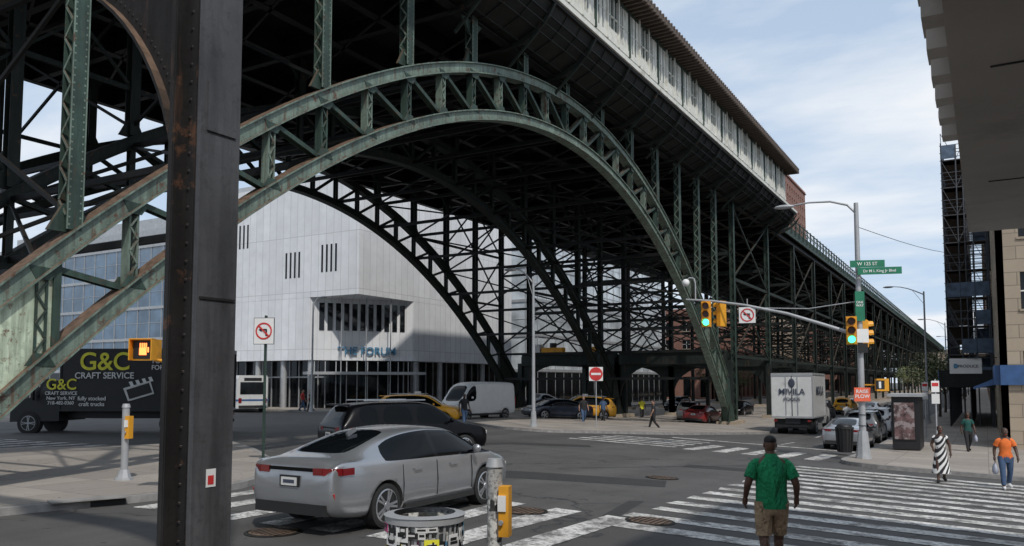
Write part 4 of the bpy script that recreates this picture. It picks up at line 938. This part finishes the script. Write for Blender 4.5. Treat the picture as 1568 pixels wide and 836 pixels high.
mb=MB(); mb.box((0,0,0),(1.6,.06,.85),WHITE,.2); mb.beam((-.8,0,.45),(1.6,0,.45),.05,.05,BLKM); mb.cyl((-.5,-.13,0),(-.5,-.15,0),.14,.14,LEDB); o=mb.obj('hanging_shop_sign',(-.93,52,3.1)); text('PRODUCE',.22,GTXT,o,(.12,-.03,-.08),(math.pi/2,0,.2))
for e,n in((17.3,33),(22.5,44)):
    x,y=S(e,n); mb=MB(); mb.cyl((0,0,0),(0,0,3.1),.03,.03,GALV,8); mb.box((0,-.04,2.8),(.32,.02,.46),WHITE,.5); mb.box((0,-.055,2.88),(.26,.01,.14),REDS,.5); mb.box((0,-.04,2.3),(.32,.02,.4),OFFW,.5); mb.obj('parking_sign',(x,y,G(x,y)+.13))
for k in range(6):
    mb=MB(); mb.cyl((0,0,0),(0,0,.9),.12,.12,GALV,12); mb.sph((0,0,.9),(.12,.12,.08),GALV); mb.obj('steel_bollard',(-45,55+k*1.8,G(-45,55)+.13))
mb=MB(); a=Vector((SX,SY,8.0)); b=Vector((1,60,10.5)); pts=[a.lerp(b,t/10)-Vector((0,0,.5*math.sin(math.pi*t/10))) for t in range(11)]; mb.tube(pts,.012,BLACK,4); mb.obj('overhead_cable')
# ------------------------------------------------------------------ people
def bakeskin(mb,pts,edges,rad,mat,sub=1,root=0):
    me=bpy.data.meshes.new('t'); me.from_pydata(pts,edges,[]); o=bpy.data.objects.new('t',me); COL.objects.link(o)
    o.modifiers.new('k','SKIN'); 
    for i,r in enumerate(rad):
        sv=me.skin_vertices[0].data[i]; sv.radius=(r,r) if not isinstance(r,tuple) else r; sv.use_root=(i==root)
    s=o.modifiers.new('s','SUBSURF'); s.levels=sub; s.render_levels=sub
    m2=bake(o); mb.add([tuple(v.co) for v in m2.vertices],[tuple(p.vertices) for p in m2.polygons],mat,True); bpy.data.objects.remove(o)
def ell(cx,cy,z,rx,ry,n=20): return [(cx+rx*math.cos(2*math.pi*i/n),cy+ry*math.sin(2*math.pi*i/n),z) for i in range(n)]
def limb(mb,pts,rs,mat,n=12,cap=True):
    rings=[]
    for i,p in enumerate(pts):
        p=Vector(p); d=(Vector(pts[min(i+1,len(pts)-1)])-Vector(pts[max(i-1,0)])).normalized()
        a=d.cross(Vector((0,1,0))); a=a.normalized() if a.length>.1 else Vector((1,0,0)); b=d.cross(a)
        rings.append([p+a*rs[i]*math.cos(2*math.pi*k/n)+b*rs[i]*math.sin(2*math.pi*k/n) for k in range(n)])
    mb.loft(rings,mat,cap,True)
def person(name,xy,hd,H,skin,top,bottom,shoe,hair='short',wide=1.0,stride=.28,bott='pants',fem=False,arms=None,bag=None,fine=False,sleeve=.6):
    k=H/1.75; mb=MB(); s=stride; W=wide
    hipw=.095*W; shw=(.185 if not fem else .16)*W
    RH,LH=(hipw,0,.92),(-hipw,0,.92)
    RK,LK=(hipw+.01,s*.62,.50),(-hipw-.01,-s*.15,.49)
    RA,LA=(hipw+.015,s*.95,.09),(-hipw-.015,-s*1.15,.13)
    RT,LT=(hipw+.04,s*.95+.16,.04),(-hipw-.04,-s*1.15+.14,.05)
    RS,LS=(shw,0,1.40),(-shw,0,1.40)
    arms=arms or dict(RE=(shw+.09*W,-.08,1.14),RW=(shw+.10*W,-.02,.90),LE=(-shw-.09*W,.02,1.14),LW=(-shw-.10*W,.14,.92))
    RE,RW,LE,LW=arms['RE'],arms['RW'],arms['LE'],arms['LW']
    pts=[(0,0,.96),(0,.0,1.12),(0,.0,1.30),(0,-.01,1.42),(0,.0,1.51),(0,.01,1.60),RS,RE,RW,LS,LE,LW,RH,RK,RA,RT,LH,LK,LA,LT]
    ed=[(0,1),(1,2),(2,3),(3,4),(4,5),(3,6),(6,7),(7,8),(3,9),(9,10),(10,11),(0,12),(12,13),(13,14),(14,15),(0,16),(16,17),(17,18),(18,19)]
    t=1.1 if W>1.05 else 1
    rad=[.12,.115,.12,.08,.058*t,.05,.058*t,.046*t,.032,.058*t,.046*t,.032,.095*t,.066*t,.042,.035,.095*t,.066*t,.042,.035]
    bakeskin(mb,pts,ed,rad,skin,2 if fine else 1)
    for Kn,An in((RK,RA),(LK,LA)):
        c=Vector(Kn).lerp(Vector(An),.33)-Vector((0,.02,0)); mb.sph(c,(.052*t,.058*t,.12),skin,10,8)
    w=W
    if fem: rs=[(.86,.175,.125),(.95,.18,.13),(1.08,.14,.105),(1.2,.145,.115),(1.3,.16,.13),(1.38,.16,.105),(1.43,.115,.085),(1.47,.075,.065)]
    else: rs=[(.84,.178,.135),(.88,.182,.138),(.95,.18,.14),(1.1,.176,.135),(1.22,.182,.135),(1.32,.19,.13),(1.38,.182,.12),(1.42,.16,.105),(1.455,.125,.09),(1.485,.088,.078),(1.51,.07,.07),(1.53,.066,.068)]
    mb.loft([ell(0,0 if z<1.3 else -.005,z,a*w,b*w,28) for z,a,b in rs],top,True)
    for S_,E_ in((RS,RE),(LS,LE)):
        S1=Vector(S_); S0=Vector((S1.x*.55,0,S1.z+.015)); S2=Vector((S1.x*.9,0,S1.z+.0)); E2=S1.lerp(Vector(E_),sleeve); m_=S1.lerp(E2,.5)
        limb(mb,[S0,S2,S1+Vector((math.copysign(.01,S1.x),0,-.03)),m_,E2],[.055*t,.064*t,.068*t,.07*t,.074*t],top,16)
    if bott in('shorts','pants'):
        mb.loft([ell(0,0,z,a*w,b*w) for z,a,b in((.76,.16,.11),(.84,.172,.128),(.96,.17,.13))],bottom,True)
        for Hp,Kn,An in((RH,RK,RA),(LH,LK,LA)):
            Hp=Vector(Hp);Kn=Vector(Kn);An=Vector(An)
            if bott=='shorts': 
                e_=Hp.lerp(Kn,.98); limb(mb,[Hp,Hp.lerp(Kn,.5),Hp.lerp(Kn,.9),e_],[.105*w,.1*w,.09*t,.095*t],bottom,16)
            else: limb(mb,[Hp,Hp.lerp(Kn,.5),Kn,Kn.lerp(An,.6),An+Vector((0,0,.03))],[.105*w,.095,.078,.068,.062],bottom,14)
    elif bott=='dress':
        mb.loft([ell(0,0,.28,.27,.25),ell(0,-.01,.5,.24,.2),ell(0,0,.75,.2,.155),ell(0,0,.95,.175,.13)],bottom,True)
    for An,Tn in((RA,RT),(LA,LT)):
        An=Vector(An);Tn=Vector(Tn); limb(mb,[(An.x,An.y-.09,An.z-.045),(An.x,An.y-.05,An.z-.03),(An.x,An.y+.04,An.z-.035),(Tn.x,Tn.y-.02,Tn.z),(Tn.x,Tn.y+.06,Tn.z-.005)],[.02,.05,.052,.045,.02],shoe,10)
        if bott=='shorts': limb(mb,[An+Vector((0,-.02,-.02)),An+Vector((0,0,.07))],[.048,.047],WHITE,10)
    for Wr,El,sg in((RW,RE,1),(LW,LE,-1)):
        Wr=Vector(Wr); d=(Wr-Vector(El)).normalized(); dn=(d*.5+Vector((0,.05,-.6))).normalized()
        side=Vector((0,1,0)); out=Vector((sg,0,0))
        limb(mb,[Wr-dn*.01,Wr+dn*.03,Wr+dn*.085],[.03,.036,.034],skin,8)
        for q,L_ in((-.028,.06),(-.010,.075),(.010,.08),(.028,.07)):
            b0=Wr+dn*.08+side*q; b1=b0+dn*L_*.5-out*.006; b2=b1+dn*L_*.45-out*.02; limb(mb,[b0,b1,b2],[.0095,.009,.007],skin,6)
        b0=Wr+dn*.03+side*.03; limb(mb,[b0,b0+side*.025+dn*.03,b0+side*.03+dn*.06-out*.01],[.013,.011,.008],skin,6)
    hc=Vector((0,.02,1.645)); n=18
    prof=[(-.125,.035,.045),(-.11,.052,.06),(-.08,.062,.078),(-.04,.07,.09),(0,.076,.098),(.04,.077,.1),(.075,.068,.09),(.1,.048,.065),(.115,.02,.03)]
    mb.loft([ell(hc.x,hc.y+(.02 if z<-.07 else 0),hc.z+z,a,b,n) for z,a,b in prof],skin,True)
    mb.sph((0,hc.y+.1,hc.z-.02),(.014,.022,.026),skin,8,6)
    for sg in(-1,1):
        mb.sph((sg*.078,hc.y-.005,hc.z-.01),(.012,.02,.032),skin,8,6); mb.sph((sg*.03,hc.y+.088,hc.z+.005),(.013,.01,.008),WHITE,8,6); mb.sph((sg*.03,hc.y+.096,hc.z+.005),(.006,.005,.006),SIGNB,6,5)
        mb.box((sg*.03,hc.y+.094,hc.z+.026),(.034,.008,.006),HAIR)
    mb.sph((0,hc.y+.092,hc.z-.062),(.024,.01,.009),REDS if fem else skin,8,6)
    if hair=='short':
        mb.loft([ell(0,hc.y-.012,hc.z+z,a,b,n) for z,a,b in((.03,.076,.09),(.045,.0785,.095),(.06,.077,.094),(.082,.070,.087),(.104,.05,.066),(.118,.02,.03))],HAIR,True)
    elif hair=='bun':
        mb.loft([ell(0,hc.y-.022,hc.z+z,a,b,n) for z,a,b in((-.08,.05,.06),(0,.08,.088),(.05,.085,.1),(.085,.074,.09),(.115,.04,.06),(.125,.02,.03))],HAIR,True); mb.sph((0,hc.y-.1,hc.z+.07),(.045,.045,.045),HAIR)
    else:
        mb.loft([ell(0,hc.y-.035,hc.z+z,a,b,n) for z,a,b in((-.22,.06,.04),(-.15,.085,.06),(-.05,.088,.075),(0,.086,.085),(.05,.086,.1),(.085,.075,.09),(.115,.04,.06),(.125,.02,.03))],HAIR,True)
    if bag:
        wv=Vector(RW if bag=='R' else LW); 
        mb.tube([wv+Vector((0,.02,-.1)),wv+Vector((.0,-.03,-.2))],.008,BAG,6); mb.tube([wv+Vector((0,.02,-.1)),wv+Vector((.0,.07,-.2))],.008,BAG,6)
        mb.loft([ell(wv.x,wv.y+.02,wv.z+z,a,b,12) for z,a,b in((-.48,.05,.09),(-.42,.08,.13),(-.3,.075,.12),(-.2,.04,.07))],BAG,True)
    x,y=xy; gz=G(x,y)+(.134 if (x>-4.6 and y>29.5) or x<-42 else .01)
    f=Vector(hd).normalized(); a=math.atan2(f.y,f.x)-math.pi/2
    o=mb.obj(name,(x,y,gz)); o.rotation_euler=(0,0,a); o.scale=(k,k,k); return o
person('man_in_green_polo_shirt',S(3.2,10.05),D(.08,1),1.68,SKIN,SGREEN,KHAKI,SHOEB,wide=1.10,bott='shorts',stride=.22,fine=True,arms=dict(RE=(.30,-.07,1.15),RW=(.335,.08,.96),LE=(-.305,-.05,1.15),LW=(-.31,.10,.95)),sleeve=.72)
person('woman_in_striped_dress',S(12.3,23.3),D(-.35,-.95),1.6,SKIN2,STRIPE,STRIPE,SHOEB,hair='bun',fem=True,bott='dress',stride=.2,bag=None,sleeve=.25,arms=dict(RE=(.25,-.05,1.15),RW=(.22,.16,1.05),LE=(-.26,-.03,1.14),LW=(-.27,.05,.91)))
person('woman_in_orange_shirt',S(13.55,22.3),D(-.3,-.95),1.64,SKIN2,SORANGE,DENIM,SHOEW,hair='bun',fem=True,wide=1.08,stride=.2,bag='R')
person('woman_in_dark_green_top',S(19.8,35.2),D(-.2,-1),1.66,SKIN2,DGREEN,BLKC,SHOEB,hair='long',fem=True,bag='L')
for e,n,t,b,h in((-17.1,66,SRED,DENIM,(1,-.1)),(-16.2,65,BLKC,BLKC,(-1,.1)),(4.6,52,BLKC,DENIM,(.2,-1)),(6.2,55,DENIM,BLKC,(.6,-1)),(-8.2,64,WHITE,BLKC,(1,0)),(20.5,42,SRED,BLKC,(0,-1)),(22.2,47,WHITE,DENIM,(.2,1)),(-31,45,BLKC,BLKC,(1,.2)),(-2.6,44,BLKC,DENIM,(.5,-1)),(10.6,66,YTXT,BLKC,(0,-1)),(23.2,52,BLKC,BLKC,(0,-1)),(24,58,WHITE,BLKC,(0,1)),(8.4,48,BLKC,BLKC,(-1,.2))):
    person('pedestrian',S(e,n),D(*h),1.72,random.choice([SKIN,SKIN2,SKIN3]),t,b,SHOEB)
# ------------------------------------------------------------------ trees
def treemesh(seed,H=8,R=3.0):
    rg=random.Random(seed); mb=MB(); mb.tube([(0,0,0),(.05,0,H*.2),(.0,.08,H*.42)],.13,BARK,8,.09); tips=[]
    for k in range(9):
        a=rg.uniform(0,6.28); p=Vector((0,0,H*rg.uniform(.3,.5))); q=p+Vector((math.cos(a)*R*.45,math.sin(a)*R*.45,H*.2)); r=q+Vector((math.cos(a)*R*.35,math.sin(a)*R*.35,H*rg.uniform(.08,.25)))
        mb.tube([p,q,r],.05,BARK,5,.015); tips+=[q,r]
    tips.append(Vector((0,0,H*.85))); vs=[];fs=[]
    for tp in tips:
        for c in range(4):
            cc=tp+Vector((rg.gauss(0,.6),rg.gauss(0,.6),rg.gauss(0,.5)))
            for k in range(16):
                p=cc+Vector((rg.gauss(0,.34),rg.gauss(0,.34),rg.gauss(0,.27))); u=Vector((rg.gauss(0,1),rg.gauss(0,1),rg.gauss(0,1))).normalized()*.11; w=u.orthogonal().normalized()*.08
                i=len(vs); vs+=[p-u,p+w,p+u,p-w]; fs.append((i,i+1,i+2,i+3))
    mb.add(vs,fs,LEAF); return mb
tm=[treemesh(3,6.5,2.4),treemesh(9,6,2.2)]; meshes=[]
for i,(x,y) in enumerate(((-3.7,84),(-3.7,96),(-3.7,121),(-3.7,134),(-3.7,160),(-3.7,176),(-3.7,200),(-3.7,230),(-39,130),(-39,150),(-12.8,170),(-12.8,210))):
    if i<2: o=tm[i].obj('street_tree',(x,y,G(x,y)+.1)); meshes.append(o.data)
    else: o=bpy.data.objects.new('street_tree',meshes[i%2]); COL.objects.link(o); o.location=(x,y,G(x,y)+.1); o.rotation_euler=(0,0,i*1.3)
# ------------------------------------------------------------------ light, sky, camera
ts=Vector((.60,-.52,0)).normalized()*math.cos(math.radians(50)); ts.z=math.sin(math.radians(50))
sl=bpy.data.lights.new('sun','SUN'); sl.energy=2.5; sl.angle=math.radians(1.5); sl.color=(1,.95,.88); so=bpy.data.objects.new('sun',sl); COL.objects.link(so); so.rotation_euler=ts.to_track_quat('Z','Y').to_euler()
w=bpy.data.worlds.new('World'); scn.world=w; w.use_nodes=True; nt=w.node_tree; bg=nt.nodes['Background']
sk=N(nt,'ShaderNodeTexSky'); sk.sky_type='NISHITA'; sk.sun_disc=False; sk.sun_elevation=math.radians(50); sk.sun_rotation=math.atan2(ts.x,ts.y); sk.air_density=1.0; sk.dust_density=1.5
tc=N(nt,'ShaderNodeTexCoord'); sp=N(nt,'ShaderNodeSeparateXYZ'); nt.links.new(tc.outputs['Generated'],sp.inputs[0])
zz=math_(nt,'ADD',math_(nt,'MAXIMUM',sp.outputs[2],0.0),.18)
cb=N(nt,'ShaderNodeCombineXYZ'); nt.links.new(math_(nt,'DIVIDE',sp.outputs[0],zz),cb.inputs[0]); nt.links.new(math_(nt,'DIVIDE',sp.outputs[1],zz),cb.inputs[1])
mp=N(nt,'ShaderNodeMapping'); mp.inputs['Rotation'].default_value=(0,0,-.5); mp.inputs['Scale'].default_value=(.6,1.15,1); mp.inputs['Location'].default_value=(2.1,.9,0); nt.links.new(cb.outputs[0],mp.inputs[0])
cf,_=noisefac(nt,1.1,12,.46,.64,vec=mp.outputs[0],rough=.56)
hz=N(nt,'ShaderNodeMapRange'); hz.inputs[1].default_value=0; hz.inputs[2].default_value=.5; hz.inputs[3].default_value=.95; hz.inputs[4].default_value=.68; nt.links.new(sp.outputs[2],hz.inputs[0])
hc_=mix(nt,hz.outputs[0],sk.outputs[0],(5.4,6.7,8.4))
cm=mix(nt,math_(nt,'MULTIPLY',cf,.9),hc_,(8.6,8.8,9.1)); nt.links.new(cm,bg.inputs['Color']); bg.inputs['Strength'].default_value=.108
cd=bpy.data.cameras.new('camera'); co=bpy.data.objects.new('camera',cd); COL.objects.link(co); co.location=(0,0,CAMZ)
P=4.0; co.rotation_euler=(math.radians(90+P),0,math.atan2(SA,CA)); cd.sensor_width=36; cd.lens=28.3; cd.shift_y=(167-1232*math.tan(math.radians(P)))/1568; cd.clip_start=.05; cd.clip_end=6000
scn.camera=co
scn.view_settings.view_transform='Standard'; scn.view_settings.look='None'; scn.view_settings.exposure=0
print('objects',len(bpy.data.objects))
